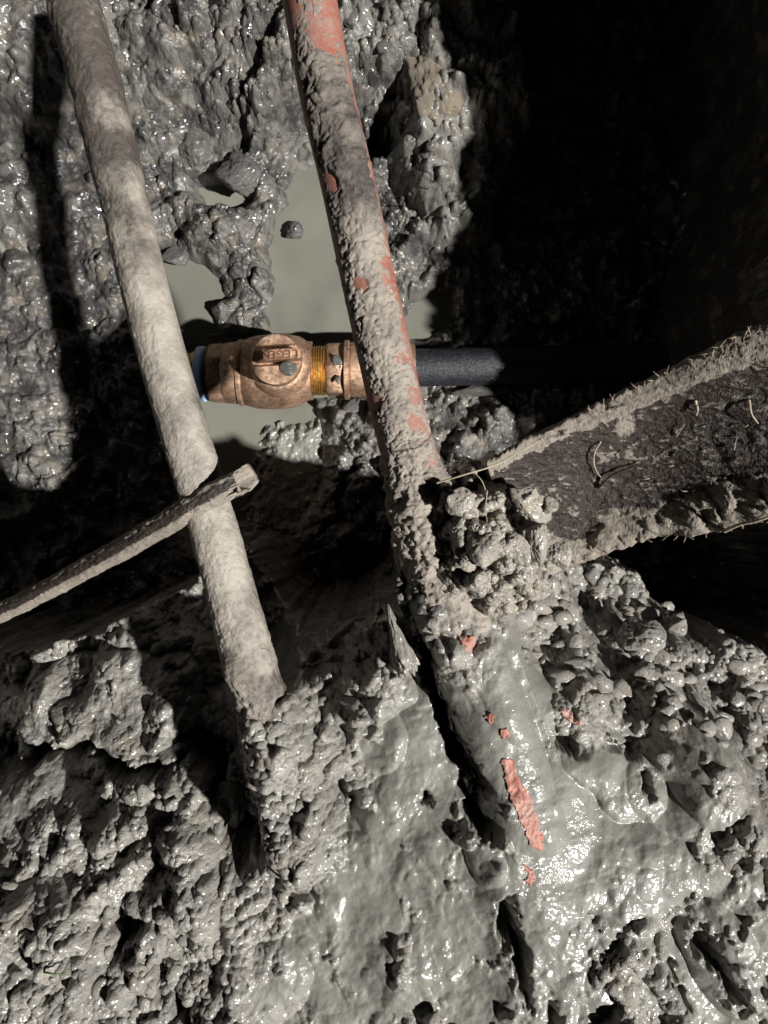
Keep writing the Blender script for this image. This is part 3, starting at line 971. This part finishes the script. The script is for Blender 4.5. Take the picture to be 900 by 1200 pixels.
def two_tone(name, crust, bare, attrname='crust'):
    m, nt, b = new_mat(name)
    co = coords(nt)
    a = noise_node(nt, co, 60, 6, 0.6); c = noise_node(nt, co, 330, 5, 0.7); d = noise_node(nt, co, 1400, 3)
    f = ramp(nt, math_n(nt, 'ADD', math_n(nt, 'MULTIPLY', a, .6), math_n(nt, 'MULTIPLY', c, .5)), [(0.4, g3(0)), (0.7, g3(1))])
    mud = mixc(nt, f, tuple(x * 0.55 for x in crust), crust)
    bark = mixc(nt, ramp(nt, c, [(0.45, g3(0)), (0.7, g3(1))]), bare, tuple(x * 2.6 for x in bare))
    k = math_n(nt, 'ADD', attr(nt, attrname), math_n(nt, 'MULTIPLY', math_n(nt, 'SUBTRACT', c, 0.5), 0.9))
    kk = ramp(nt, k, [(0.42, g3(0)), (0.58, g3(1))])
    nt.links.new(mixc(nt, kk, bark, mud), b.inputs['Base Color'])
    nt.links.new(mixc(nt, kk, (0.4, 0.4, 0.4), (0.75, 0.75, 0.75)), b.inputs['Roughness'])
    h = math_n(nt, 'ADD', c, math_n(nt, 'MULTIPLY', d, .5))
    h = math_n(nt, 'ADD', h, math_n(nt, 'MULTIPLY', kk, .5))
    nt.links.new(bump(nt, h, 0.0012), b.inputs['Normal'])
    return m


M_tube = two_tone('mud_on_dark_tube', (0.36, 0.31, 0.255), (0.03, 0.022, 0.017))
M_timber = two_tone('mud_on_dark_bark', (0.36, 0.315, 0.26), (0.026, 0.018, 0.014))
# T grows towards sin side; the dark stripe runs along the upper-left flank
crust_v = 0.95 - 1.1 * np.exp(-((((T - 0.35 * TS + np.pi) % (2 * np.pi)) - np.pi) ** 2) / 0.28) if False else None
TT = (T + np.pi) % (2 * np.pi) - np.pi
crust_v = 1.0 - 1.05 * np.exp(-((TT + 0.12) ** 2) / 0.20) + bandn * 0.32
crust_v[-28:] = 0.9
ca = np.concatenate([crust_v.ravel(), np.full(nm, 0.9), np.full(nm + 1, 0.4)])
to_parent(link_mesh('pipe_wall', V2, F2, M_tube, attrs={'crust': ca}), root)
plugs = []
rs = np.random.RandomState(5)
for k in range(5):
    p = cen - ax * (0.005 + 0.008 * rs.rand()) + rs.uniform(-.0028, .0028, 3)
    s = rs.uniform(.0012, .0026)
    plugs.append((p[0], p[1], p[2], (s, s, s), rs.randint(9999)))
to_parent(cluster('mud_plug', plugs, M_clump), root)

# ------------------------------------------------------------------ the broad slab of timber coming in from the right
topE = [(572, 541, .484), (612, 520, .488), (690, 481, .503), (760, 447, .522), (830, 412, .548), (880, 388, .565), (925, 386, .577), (955, 383, .585)]
botE = [(615, 684, .447), (650, 668, .452), (705, 650, .464), (765, 628, .483), (830, 622, .504), (880, 608, .523), (925, 591, .537), (955, 581, .547)]
nu, nv = 520, 150
A = catmull([W(*p) for p in topE], nu); B = catmull([W(*p) for p in botE], nu)
vv = np.linspace(0, 1, nv)
U_, V_ = np.meshgrid(np.linspace(0, 1, nu), vv, indexing='ij')
P = A[:, None, :] * (1 - V_[..., None]) + B[:, None, :] * V_[..., None]
along = (A[-1] - A[0]); along /= np.linalg.norm(along)
across = (B[nu // 2] - A[nu // 2]); across /= np.linalg.norm(across)
nrm = np.cross(across, along); nrm /= np.linalg.norm(nrm)
if nrm[2] < 0: nrm = -nrm
Lc = P @ along; Wc = P @ across
fib = fbm2(Lc * 30, Wc * 170, 5, 3, 0.6)
fib2 = fbm2(Lc * 120 + fib, Wc * 260, 4, 13, 0.6, True)
lum = fbm2(Lc * 45, Wc * 45, 4, 17)
prof = 0.004 * np.exp(-((V_ - 0.10) / 0.12) ** 2) + 0.003 * np.exp(-((V_ - 0.93) / 0.11) ** 2) - 0.006 * np.sin(np.pi * np.clip(V_, 0, 1)) ** 1.2
c_a, _ = clods(Lc + fib * .004, Wc + lum * .004, 0.016, 5, .6, .55)
c_b, _ = clods(Lc + fib * .004, Wc + lum * .003, 0.007, 9, .6, .6)
lowm = sstep(0.74, 0.86, V_ + lum * 0.16)
upm = sstep(0.165, 0.10, V_ + fib * 0.05 + .06 * sstep(.45, .2, U_) - .10 * sstep(.55, .9, U_))
h = prof + fib * 0.0012 + fib2 * 0.0010 + (c_a * .0034 + c_b * .0022) * (lowm * 0.7 + 0.30 * sstep(0.4, 0.9, U_) * sstep(.3, .6, V_) + 0.08)
h = h - 0.0035 * sstep(0.25, .55, fbm2(Lc * 25, Wc * 120, 3, 23)) * upm
rimn = fbm2(Lc * 60, Lc * 0 + 3, 4, 29)[:, :1]
rimn2 = fbm2(Lc * 260, Lc * 0 + 8, 3, 37)[:, :1]
Pt = P + nrm * h[..., None] + across * ((rimn * 0.003 + rimn2 * .001) * (V_ * 2 - 1) ** 3)[..., None]
# fold the rims over to make the thickness, then close underneath
edge_drop = 0.012
u_low = Pt.copy()
shr = (V_ - 0.5)
u_low = Pt - nrm * (edge_drop + 0.004 * np.sin(np.pi * V_)[..., None]) - across * (shr * 0.006)[..., None]
u_low = u_low - nrm * (h[..., None] * 0.7)
mid1 = Pt[:, :1] - nrm * 0.004 - across * 0.0018
mid2 = Pt[:, -1:] - nrm * 0.005 + across * 0.0018
ringv = np.concatenate([Pt, mid2, u_low[:, ::-1][:, ::5], mid1], axis=1)
nr = ringv.shape[1]
cr_top = np.clip(0.95 * upm + lowm + 0.45 * sstep(0.25, 0.5, lum) * (c_a > .2) + 0.05 + fib * 0.25 + 0.24 * sstep(0.35, 0.75, fib2) + 0.25 * sstep(0.1, 0.5, fib2) * (c_b > .3), 0, 1)
cr_top = np.maximum(cr_top, 0.9 * np.exp(-((U_ - 0.37) / 0.03) ** 2 - ((V_ - 0.2) / 0.12) ** 2))
cr = np.concatenate([cr_top, np.ones((nu, 1)), np.full((nu, nr - nv - 2), .6), np.ones((nu, 1))], axis=1)
troot = thing('timber_slab', 'broad slab of dark fibrous timber with mud caked along both edges', 'timber', tuple(P[nu // 2, nv // 2]))
fr = grid_faces(nu, nr, True)[:, ::-1]
to_parent(link_mesh('slab_body', ringv.reshape(-1, 3), fr, M_timber, attrs={'crust': cr}), troot)


def strand(name, pts, r, mat, parent=None, n=60, label=None):
    V, F, *_ = sweep(pts, n, 8, lambda S, T, P: r * (1 - 0.6 * S / S.max()) * (1 + 0.2 * fbm3(P, 300, 2, 3)))
    o = link_mesh(name, V, F, mat)
    if parent is not None: to_parent(o, parent)
    if label: o['label'] = label
    return o


def slab_pt(px, py, up=0.001):
    # nearest slab surface point on the given line of sight
    d = (P[..., 0] / (CAM_Z - P[..., 2]) * 1000 + 450 - px) ** 2 + (600 - P[..., 1] / (CAM_Z - P[..., 2]) * 1000 - py) ** 2
    i, j = np.unravel_index(np.argmin(d), d.shape)
    return tuple(Pt[i, j] + nrm * up)


strand('root_fibre', [slab_pt(704, 518), slab_pt(697, 530, .003), slab_pt(695, 545, .003), slab_pt(700, 558, .003), slab_pt(703, 563)], 0.0006, M_root, troot)
strand('root_fibre', [slab_pt(815, 470), slab_pt(818, 480, .003), slab_pt(816, 488, .003)], 0.0009, M_root, troot)
strand('root_fibre', [slab_pt(878, 472), slab_pt(881, 486, .004), slab_pt(889, 499, .003)], 0.0007, M_root, troot)
strand('root_fibre', [slab_pt(700, 575), slab_pt(708, 566, .003), slab_pt(722, 556, .003), slab_pt(755, 545, .003)], 0.0009, M_bark, troot)
strand('root_fibre', [slab_pt(850, 618), slab_pt(868, 606, .006), slab_pt(892, 598, .007), slab_pt(930, 582, .006)], 0.0012, M_root, troot)
rs = np.random.RandomState(31)
for k in range(46):                                  # frayed fibres along both rims
    u = rs.randint(150, nu - 60); top = rs.rand() < 0.5
    base = Pt[u, 0 if top else -1]
    d = (-across if top else across) * rs.uniform(.001, .0045) + along * rs.uniform(-.004, .004) + nrm * rs.uniform(-.001, .002)
    strand('root_fibre', [tuple(base), tuple(base + d * .6 + nrm * .0006), tuple(base + d)], rs.uniform(.00018, .00035), M_root, troot, n=6)
rs = np.random.RandomState(32)
for k in range(26):                                   # loose fibres lying on the dark face
    u = rs.randint(150, nu - 60); v = rs.randint(30, 120)
    du = rs.randint(-14, 15); dv = rs.randint(-9, 10)
    a = Pt[u, v] + nrm * .0008; b = Pt[np.clip(u + du, 0, nu - 1), np.clip(v + dv, 0, nv - 1)] + nrm * .001
    strand('root_fibre', [tuple(a), tuple((a + b) / 2 + nrm * .002 + across * rs.uniform(-.001, .001)), tuple(b)], rs.uniform(.0002, .0004), M_bark if k % 3 else M_root, troot, n=8)

# ------------------------------------------------------------------ the heap of lumps stuck where slab and red pipe meet
rs = np.random.RandomState(77)
items = []
poly = [(490, 560), (555, 538), (612, 533), (645, 590), (655, 660), (645, 720), (570, 730), (515, 695), (485, 640)]


def inside(px, py):
    c = False
    n = len(poly)
    for a in range(n):
        x1, y1 = poly[a]; x2, y2 = poly[(a + 1) % n]
        if (y1 > py) != (y2 > py) and px < (x2 - x1) * (py - y1) / (y2 - y1) + x1: c = not c
    return c


def clump_skin():
    c = W(578, 630, .48)
    n = 420
    gx_ = np.linspace(c[0] - .058, c[0] + .058, n); gy_ = np.linspace(c[1] - .066, c[1] + .066, n)
    GX, GY = np.meshgrid(gx_.astype(np.float32), gy_.astype(np.float32), indexing='ij')
    ax_ = fbm2(GX * 60, GY * 60, 3, 5) * .007; ay_ = fbm2(GX * 60, GY * 60, 3, 9) * .007
    bx_ = fbm2(GX * 260, GY * 260, 3, 15) * .0022; by_ = fbm2(GX * 260, GY * 260, 3, 19) * .0022
    pts = [W(a_, b_, .48)[:2] for a_, b_ in poly]; pts.append(pts[0])
    qx, qy = GX + ax_ + bx_, GY + ay_ + by_
    d_, _ = seg_dist(qx, qy, pts)
    ins_ = np.zeros(GX.shape, bool)
    for (x1, y1), (x2, y2) in zip(pts[:-1], pts[1:]):
        ins_ ^= ((y1 > qy) != (y2 > qy)) & (qx < (x2 - x1) * (qy - y1) / ((y2 - y1) if y2 != y1 else 1e-9) + x1)
    sd_ = np.where(ins_, d_, -d_)
    zz = .425 + .062 * np.sqrt(np.clip((sd_ + .002) / .026, 0, 1))
    a1, i1 = clods(qx, qy, .020, 5, .5); a2, i2 = clods(GX + ax_ * .5 + bx_ + 3, GY + ay_ * .5 + by_, .011, 8, .5)
    a3, i3 = clods(GX + bx_, GY + by_ + 2, .0055, 14, .6, .7)
    rg = fbm2(qx * 90, qy * 90, 5, 3, .62, True)
    zz = zz + (a1 * .016 + a2 * .010 + a3 * .0032 + rg * .0050 + fbm2(GX * 60, GY * 60, 4, 2) * .008 - .012) * sstep(-.002, .008, sd_)
    keep = (sd_ > -.004)
    hx_ = np.gradient(zz, gx_, axis=0); hy_ = np.gradient(zz, gy_, axis=1); hm_ = np.sqrt(hx_ ** 2 + hy_ ** 2) + 1e-6
    am_ = .0015 * np.minimum(hm_, 2) / 2
    V_ = np.stack([GX - hx_ / hm_ * am_, GY - hy_ / hm_ * am_, zz], -1).reshape(-1, 3)
    F_ = grid_faces(n, n)
    F_ = F_[keep.ravel()[F_].all(1)]
    used = np.unique(F_); remap = np.full(len(V_), -1); remap[used] = np.arange(len(used))
    return V_[used], remap[F_]


croot = thing('mud_clump', 'lumpy clump of pale clods stuck between the red pipe and the timber slab', 'mud clump', W(578, 630, .43))
cv, cf = clump_skin()
to_parent(link_mesh('clod_mass', cv, cf, M_clump), croot)
for (px, py, wp, hp, z, sd, tl) in ((632, 634, 22, 44, .505, 3, -8), (608, 642, 18, 48, .505, 4, 30), (621, 590, 36, 42, .500, 6, 30), (646, 592, 16, 14, .503, 8, 0),
                                    (577, 636, 38, 44, .505, 9, 0), (545, 588, 30, 28, .500, 10, 0), (655, 650, 22, 30, .495, 25, 0), (548, 656, 22, 26, .497, 27, 0)):
    x, y, _ = W(px, py, z)
    k = (CAM_Z - z) / 1000
    v, f = clod_shape(5, 200 + sd, amp=.2, planes=10)
    v = (v @ rot(sd).T) * np.array((wp * k / 2, hp * k / 2, min(wp, hp) * k * .45))
    c, s = math.cos(math.radians(tl)), math.sin(math.radians(tl))
    v = v @ np.array([[c, -s, 0], [s, c, 0], [0, 0, 1]]).T + np.array((x, y, z - 0.004))
    to_parent(link_mesh('clod', v, f, M_clump), croot)
strand('root_fibre', [W(512, 566, .515), W(545, 556, .522), W(580, 545, .52), W(612, 528, .51), W(640, 512, .505)], 0.0006, M_root, croot)
strand('root_fibre', [W(556, 554, .522), W(566, 566, .525), W(571, 585, .523)], 0.0004, M_root, croot)
strand('root_fibre', [W(571, 575, .525), W(569, 595, .527), W(571, 612, .525)], 0.0004, M_root, croot)

# ------------------------------------------------------------------ valve, fittings and the black pipe
VZ = 0.052
K = (CAM_Z - VZ) / 1000


def vx(px): return (px - 450) * K


def axis_y(px): return (600 - (436 + (px - 320) * (-0.028))) * K


ang = math.atan2(axis_y(500) - axis_y(250), vx(500) - vx(250))


def lathe(name, prof, mat, root, seg=64, hexa=None, z=VZ, bumpf=None, smooth=True):
    """prof: (px along the run, radius in px); hexa = number of flats"""
    V = []
    for px, r in prof:
        for k in range(seg):
            t = 2 * math.pi * k / seg
            rr_ = r * K
            if hexa:
                a = (t + math.pi / hexa) % (2 * math.pi / hexa) - math.pi / hexa
                flat_r = rr_ * math.cos(math.pi / hexa) / math.cos(a)
                rr_ = min(rr_ * 0.985, flat_r)
            V.append((vx(px), axis_y(px) + rr_ * math.cos(t), z + rr_ * math.sin(t)))
    n = len(prof)
    F = grid_faces(n, seg, True).tolist()
    F.append(list(range(seg))); F.append([(n - 1) * seg + k for k in range(seg)][::-1])
    o = link_mesh(name, V, F, mat, smooth=smooth)
    return to_parent(o, root)


def smooth_by_angle(o, deg=35):
    me = o.data
    me.polygons.foreach_set('use_smooth', np.ones(len(me.polygons), bool))
    try:
        me.set_sharp_from_angle(angle=math.radians(deg))
    except Exception:
        pass
    return o


vroot = thing('curb_stop_valve', 'bronze valve with a round slotted head between the two big pipes', 'valve', (vx(320), axis_y(320), 0.0))
S_ = smooth_by_angle
S_(lathe('inlet_union', [(196, 22), (198, 25), (204, 27), (220, 27), (222, 24.5), (226, 24.5), (227, 26), (230, 26), (236, 25)], M_brass, vroot))
S_(lathe('blue_gasket', [(231, 26), (233, 31.5), (240, 32.5), (243, 30)], M_blue, vroot))
S_(lathe('seal_ring', [(241, 27), (242.5, 31), (246, 32), (248, 31)], M_dark_rubber, vroot))
S_(lathe('end_nut', [(246, 31), (248, 35), (262, 36), (264, 35)], M_bronze, vroot, hexa=8, seg=64))
S_(lathe('body_barrel', [(263, 33), (266, 35), (282, 36.5), (286, 36), (288, 38), (300, 42), (318, 43.5), (338, 43), (352, 40), (358, 36), (360, 34.5), (366, 34)], M_bronze, vroot, seg=96))
S_(lathe('rib_collar', [(280, 36), (281.5, 38.5), (285, 38.8), (287, 37)], M_bronze, vroot))
th_prof = [(365, 27)]
for k in range(6): th_prof += [(366.5 + k * 2.8, 29), (367.9 + k * 2.8, 27.4)]
th_prof += [(383, 28)]
S_(lathe('brass_thread', th_prof, M_brass, vroot))
S_(lathe('hex_nut', [(382, 29), (383.5, 32), (386, 33.5), (402, 33.5), (404, 32)], M_bronze, vroot, hexa=6))
S_(lathe('lock_ring', [(403, 30), (404.5, 34.5), (409, 34.5), (411, 31)], M_bronze, vroot))
S_(lathe('outlet_socket', [(410, 30), (412, 32), (440, 33), (474, 32), (478, 29), (486, 28)], M_bronze, vroot))


def prism(name, pts2, z0, z1, mat, root, bev=0.0006):
    """pts2: outline in world xy"""
    import bmesh
    bm = bmesh.new()
    vs = [bm.verts.new((x, y, z0)) for x, y in pts2]
    f = bm.faces.new(vs)
    if f.normal.z < 0: f.normal_flip()
    r = bmesh.ops.extrude_face_region(bm, geom=[f])
    bmesh.ops.translate(bm, vec=(0, 0, z1 - z0), verts=[e for e in r['geom'] if isinstance(e, bmesh.types.BMVert)])
    bmesh.ops.recalc_face_normals(bm, faces=bm.faces)
    if bev: bmesh.ops.bevel(bm, geom=[e for e in bm.edges if abs(e.verts[0].co.z - z1) < 1e-6 and abs(e.verts[1].co.z - z1) < 1e-6], offset=bev, segments=2, affect='EDGES')
    me = bpy.data.meshes.new(name); bm.to_mesh(me); bm.free()
    o = bpy.data.objects.new(name, me); COL.objects.link(o); me.materials.append(mat)
    to_parent(o, root)
    return smooth_by_angle(o, 30)


# round head, standing up from the body: boss, shaft, disc with a wide recess and the raised bar
UP = 0.010
hz = 0.112 + UP
HK = (CAM_Z - hz) / 1000
hx, hy = (323 - 450) * HK, (600 - 421) * HK
bhx, bhy = (326 - 450) * K * .97, (600 - 427) * K * .97
bxw, byw = (326 - 450) * K, (600 - 430) * K


def vcyl(name, cx0, cy0, prof, mat, seg=72, z_axis=True, cap=True):
    V = []
    for z, r, sh in prof:
        for k in range(seg):
            t = 2 * math.pi * k / seg
            V.append((cx0 + sh[0] + r * math.cos(t), cy0 + sh[1] + r * math.sin(t), z))
    n = len(prof)
    F = grid_faces(n, seg, True).tolist()
    F.append(list(range(seg))[::-1]); F.append([(n - 1) * seg + k for k in range(seg)])
    return smooth_by_angle(to_parent(link_mesh(name, V, F, mat), vroot))


z0_ = (0, 0)
vcyl('bonnet', (hx + bhx) / 2, (hy + bhy) / 2, [(0.060, .036, z0_), (0.078, .035, z0_), (0.088, .033, z0_), (0.093, .029, z0_), (0.095, .0265, z0_), (0.0962, .0235, z0_), (0.098, .023, z0_), (0.0985, .016, z0_)], M_bronze)
R_H = 29.5 * HK
vcyl('head_base', hx, hy, [(0.096, .017, z0_), (0.0905 + UP, .018, z0_), (0.0945 + UP, R_H * .95, z0_), (0.096 + UP, R_H, z0_), (0.1025 + UP, R_H, z0_)], M_bronze)
rot_a = math.radians(3)


def seg_outline(y0, y1, r=R_H, n=28):
    """piece of the disc between two chords, turned by the bar's angle"""
    a0 = math.asin(max(-1, min(1, y0 / r))); a1 = math.asin(max(-1, min(1, y1 / r)))
    pts = [(r * math.cos(a0 + (a1 - a0) * k / n), r * math.sin(a0 + (a1 - a0) * k / n)) for k in range(n + 1)]
    pts += [(-x, y) for x, y in reversed(pts)]
    out = []
    for x, y in pts:
        q = (round(hx + x * math.cos(rot_a) - y * math.sin(rot_a), 7), round(hy + x * math.sin(rot_a) + y * math.cos(rot_a), 7))
        if not out or (abs(q[0] - out[-1][0]) + abs(q[1] - out[-1][1])) > 1e-5: out.append(q)
    if abs(out[0][0] - out[-1][0]) + abs(out[0][1] - out[-1][1]) < 1e-5: out.pop()
    return out


prism('head_cheek', seg_outline(R_H * .58, R_H * .9995), 0.1025 + UP, hz, M_bronze, vroot)
prism('head_cheek', seg_outline(-R_H * .9995, -R_H * .25), 0.1025 + UP, hz, M_bronze, vroot)
bz = hz + 0.010
BK = (CAM_Z - bz) / 1000


def bar_pt(x, y): return (hx + x * math.cos(rot_a) - y * math.sin(rot_a), hy + x * math.sin(rot_a) + y * math.cos(rot_a))


bx0, bx1, by0, by1 = -21 * BK, 31 * BK, -2.5 * BK, 9.8 * BK
sh_y = 0.0
prism('lug_bar', [bar_pt(bx0, by0), bar_pt(bx1, by0 + .0006), bar_pt(bx1, by1), bar_pt(bx0, by1 - .0006)], 0.1025 + UP, bz, M_bronze, vroot, 0.0008)
word = 'LEGEN'
step = (bx1 - bx0) * 0.168
for k, ch in enumerate(word):
    cu = bpy.data.curves.new('raised_letter', 'FONT')
    cu.body = ch
    cu.size = 0.0118
    cu.extrude = 0.0005
    cu.align_x = 'CENTER'
    cu.align_y = 'CENTER'
    tmp = bpy.data.objects.new('tmp', cu)
    COL.objects.link(tmp)
    bpy.context.view_layer.update()
    me = bpy.data.meshes.new_from_object(tmp.evaluated_get(bpy.context.evaluated_depsgraph_get()))
    bpy.data.objects.remove(tmp)
    o = bpy.data.objects.new('raised_letter', me)
    COL.objects.link(o)
    me.materials.clear(); me.materials.append(M_letter)
    q = bar_pt(bx1 - 0.0052 - k * step, (by0 + by1) / 2)
    o.rotation_euler = (0, 0, math.pi + rot_a)
    o.location = (q[0], q[1], bz + 0.0004)
    to_parent(o, vroot)
# grey mud on the head
mx, my = (338 - 450) * HK, (600 - 432) * HK
v, f = clod_shape(4, 61, amp=.08, facet=.3)
v = v * np.array((.0095, .0078, .0022)) + np.array((mx, my, hz + .0003))
to_parent(link_mesh('mud_smear', v, f, M_clod_dark), vroot)
for k, (px, py, s) in enumerate(((394, 424, .006), (396, 446, .004))):
    x, y = (px - 450) * K * .97, (600 - py) * K * .97
    v, f = clod_shape(3, 70 + k, amp=.15)
    v = v * np.array((s * .8, s, .0014)) + np.array((x, y, VZ + .0302))
    to_parent(link_mesh('mud_smear', v, f, M_clod_dark), vroot)

# black plastic pipe leaving the fitting to the right
bp = [(vx(484), axis_y(484), VZ), (vx(560), axis_y(560), VZ), (vx(640), axis_y(640), VZ - .002), (vx(800), axis_y(800), VZ - .006), (.36, axis_y(830) - .004, VZ - .01)]
proot = thing('black_pipe', 'smooth black plastic pipe running right from the bronze valve into shadow', 'pipe', bp[0])
V, F, *_ = sweep(bp, 260, 64, lambda S, T, P: 0.0208 + 0.0002 * fbm3(P, 90, 3, 3))
to_parent(link_mesh('pipe_wall', V, F, M_poly), proot)

# ------------------------------------------------------------------ small finds
# scuffed red paint showing on the buried run of the red pipe, as patches that follow the mound


def patch(name, outline_px, mat, label, cat, lift=0.0008, z=.47):
    """a thin irregular flake draped on the ground"""
    import bmesh
    pts = np.array(outline_px, float)
    x0, y0 = pts.min(0); x1, y1 = pts.max(0)
    nx = max(6, int((x1 - x0) / 1.1)); ny = max(6, int((y1 - y0) / 1.1))
    gxp = np.linspace(x0, x1, nx); gyp = np.linspace(y0, y1, ny)
    vid = {}; V = []; F = []

    def ins(px, py):
        c = False; n = len(pts)
        for a in range(n):
            ax_, ay_ = pts[a]; bx_, by_ = pts[(a + 1) % n]
            if (ay_ > py) != (by_ > py) and px < (bx_ - ax_) * (py - ay_) / (by_ - ay_) + ax_: c = not c
        return c

    def vert(i, j):
        if (i, j) in vid: return vid[(i, j)]
        px, py = gxp[i], gyp[j]
        x, y, _ = W(px, py, z)
        zz = gz(x, y)
        x, y, _ = W(px, py, zz)
        nn = float(fbm2(np.array([x * 400.]), np.array([y * 400.]), 3, 5)[0])
        V.append((x, y, gz(x, y) + lift + nn * 0.0007)); vid[(i, j)] = len(V) - 1
        return vid[(i, j)]
    for i in range(nx - 1):
        for j in range(ny - 1):
            px, py = (gxp[i] + gxp[i + 1]) / 2, (gyp[j] + gyp[j + 1]) / 2
            wob = float(fbm2(np.array([px * .12]), np.array([py * .12]), 3, 8)[0]) * 6
            if ins(px + wob, py + wob * .5): F.append((vert(i, j), vert(i, j + 1), vert(i + 1, j + 1), vert(i + 1, j)))
    if not F: return None
    o = link_mesh(name, V, F, mat)
    sol = o.modifiers.new('thickness', 'SOLIDIFY'); sol.thickness = 0.0006; sol.offset = -1
    return tag(o, label, cat)


M_pink = dusty_red('chalky_red_paint', (0.50, 0.145, 0.085), (0.30, 0.25, 0.225), .48, .68)
patch('paint_flake', [(587, 888), (600, 890), (607, 910), (622, 935), (634, 970), (636, 996), (622, 990), (610, 962), (598, 935), (592, 912)], M_pink, 'long streak of red paint showing through the wet mud', 'paint streak')
patch('paint_flake', [(612, 1012), (622, 1018), (630, 1028), (622, 1040), (614, 1032), (619, 1024)], M_pink, 'small hooked red paint mark below the long streak', 'paint streak')
patch('paint_flake', [(566, 838), (578, 836), (580, 844), (572, 848)], M_pink, 'tiny red paint mark above the long streak, on the mound', 'paint streak')
patch('paint_flake', [(536, 742), (548, 746), (560, 744), (556, 762), (545, 764), (538, 758)], M_pink, 'pair of faded red paint dabs where the pipe meets the bank', 'paint streak')
patch('paint_flake', [(586, 855), (596, 853), (597, 862), (588, 866)], M_pink, 'faint pink paint dot between the tiny mark and the long streak', 'paint streak')
patch('plastic_chip', [(654, 828), (662, 824), (678, 842), (680, 850), (670, 846), (660, 838)], M_pink, 'thin pink chip lying in crumbled mud right of the slurry', 'chip', 0.002, .45)
gp = on_ground(52, 1137)
o = strand('grass_blade', [(gp[0], gp[1], gp[2] + .002), (gp[0] + .008, gp[1] + .001, gp[2] + .006), (gp[0] + .017, gp[1] - .0005, gp[2] + .004)], .0007, M_green, n=16)
tag(o, 'single faded green grass blade on the clods at lower left', 'grass blade')
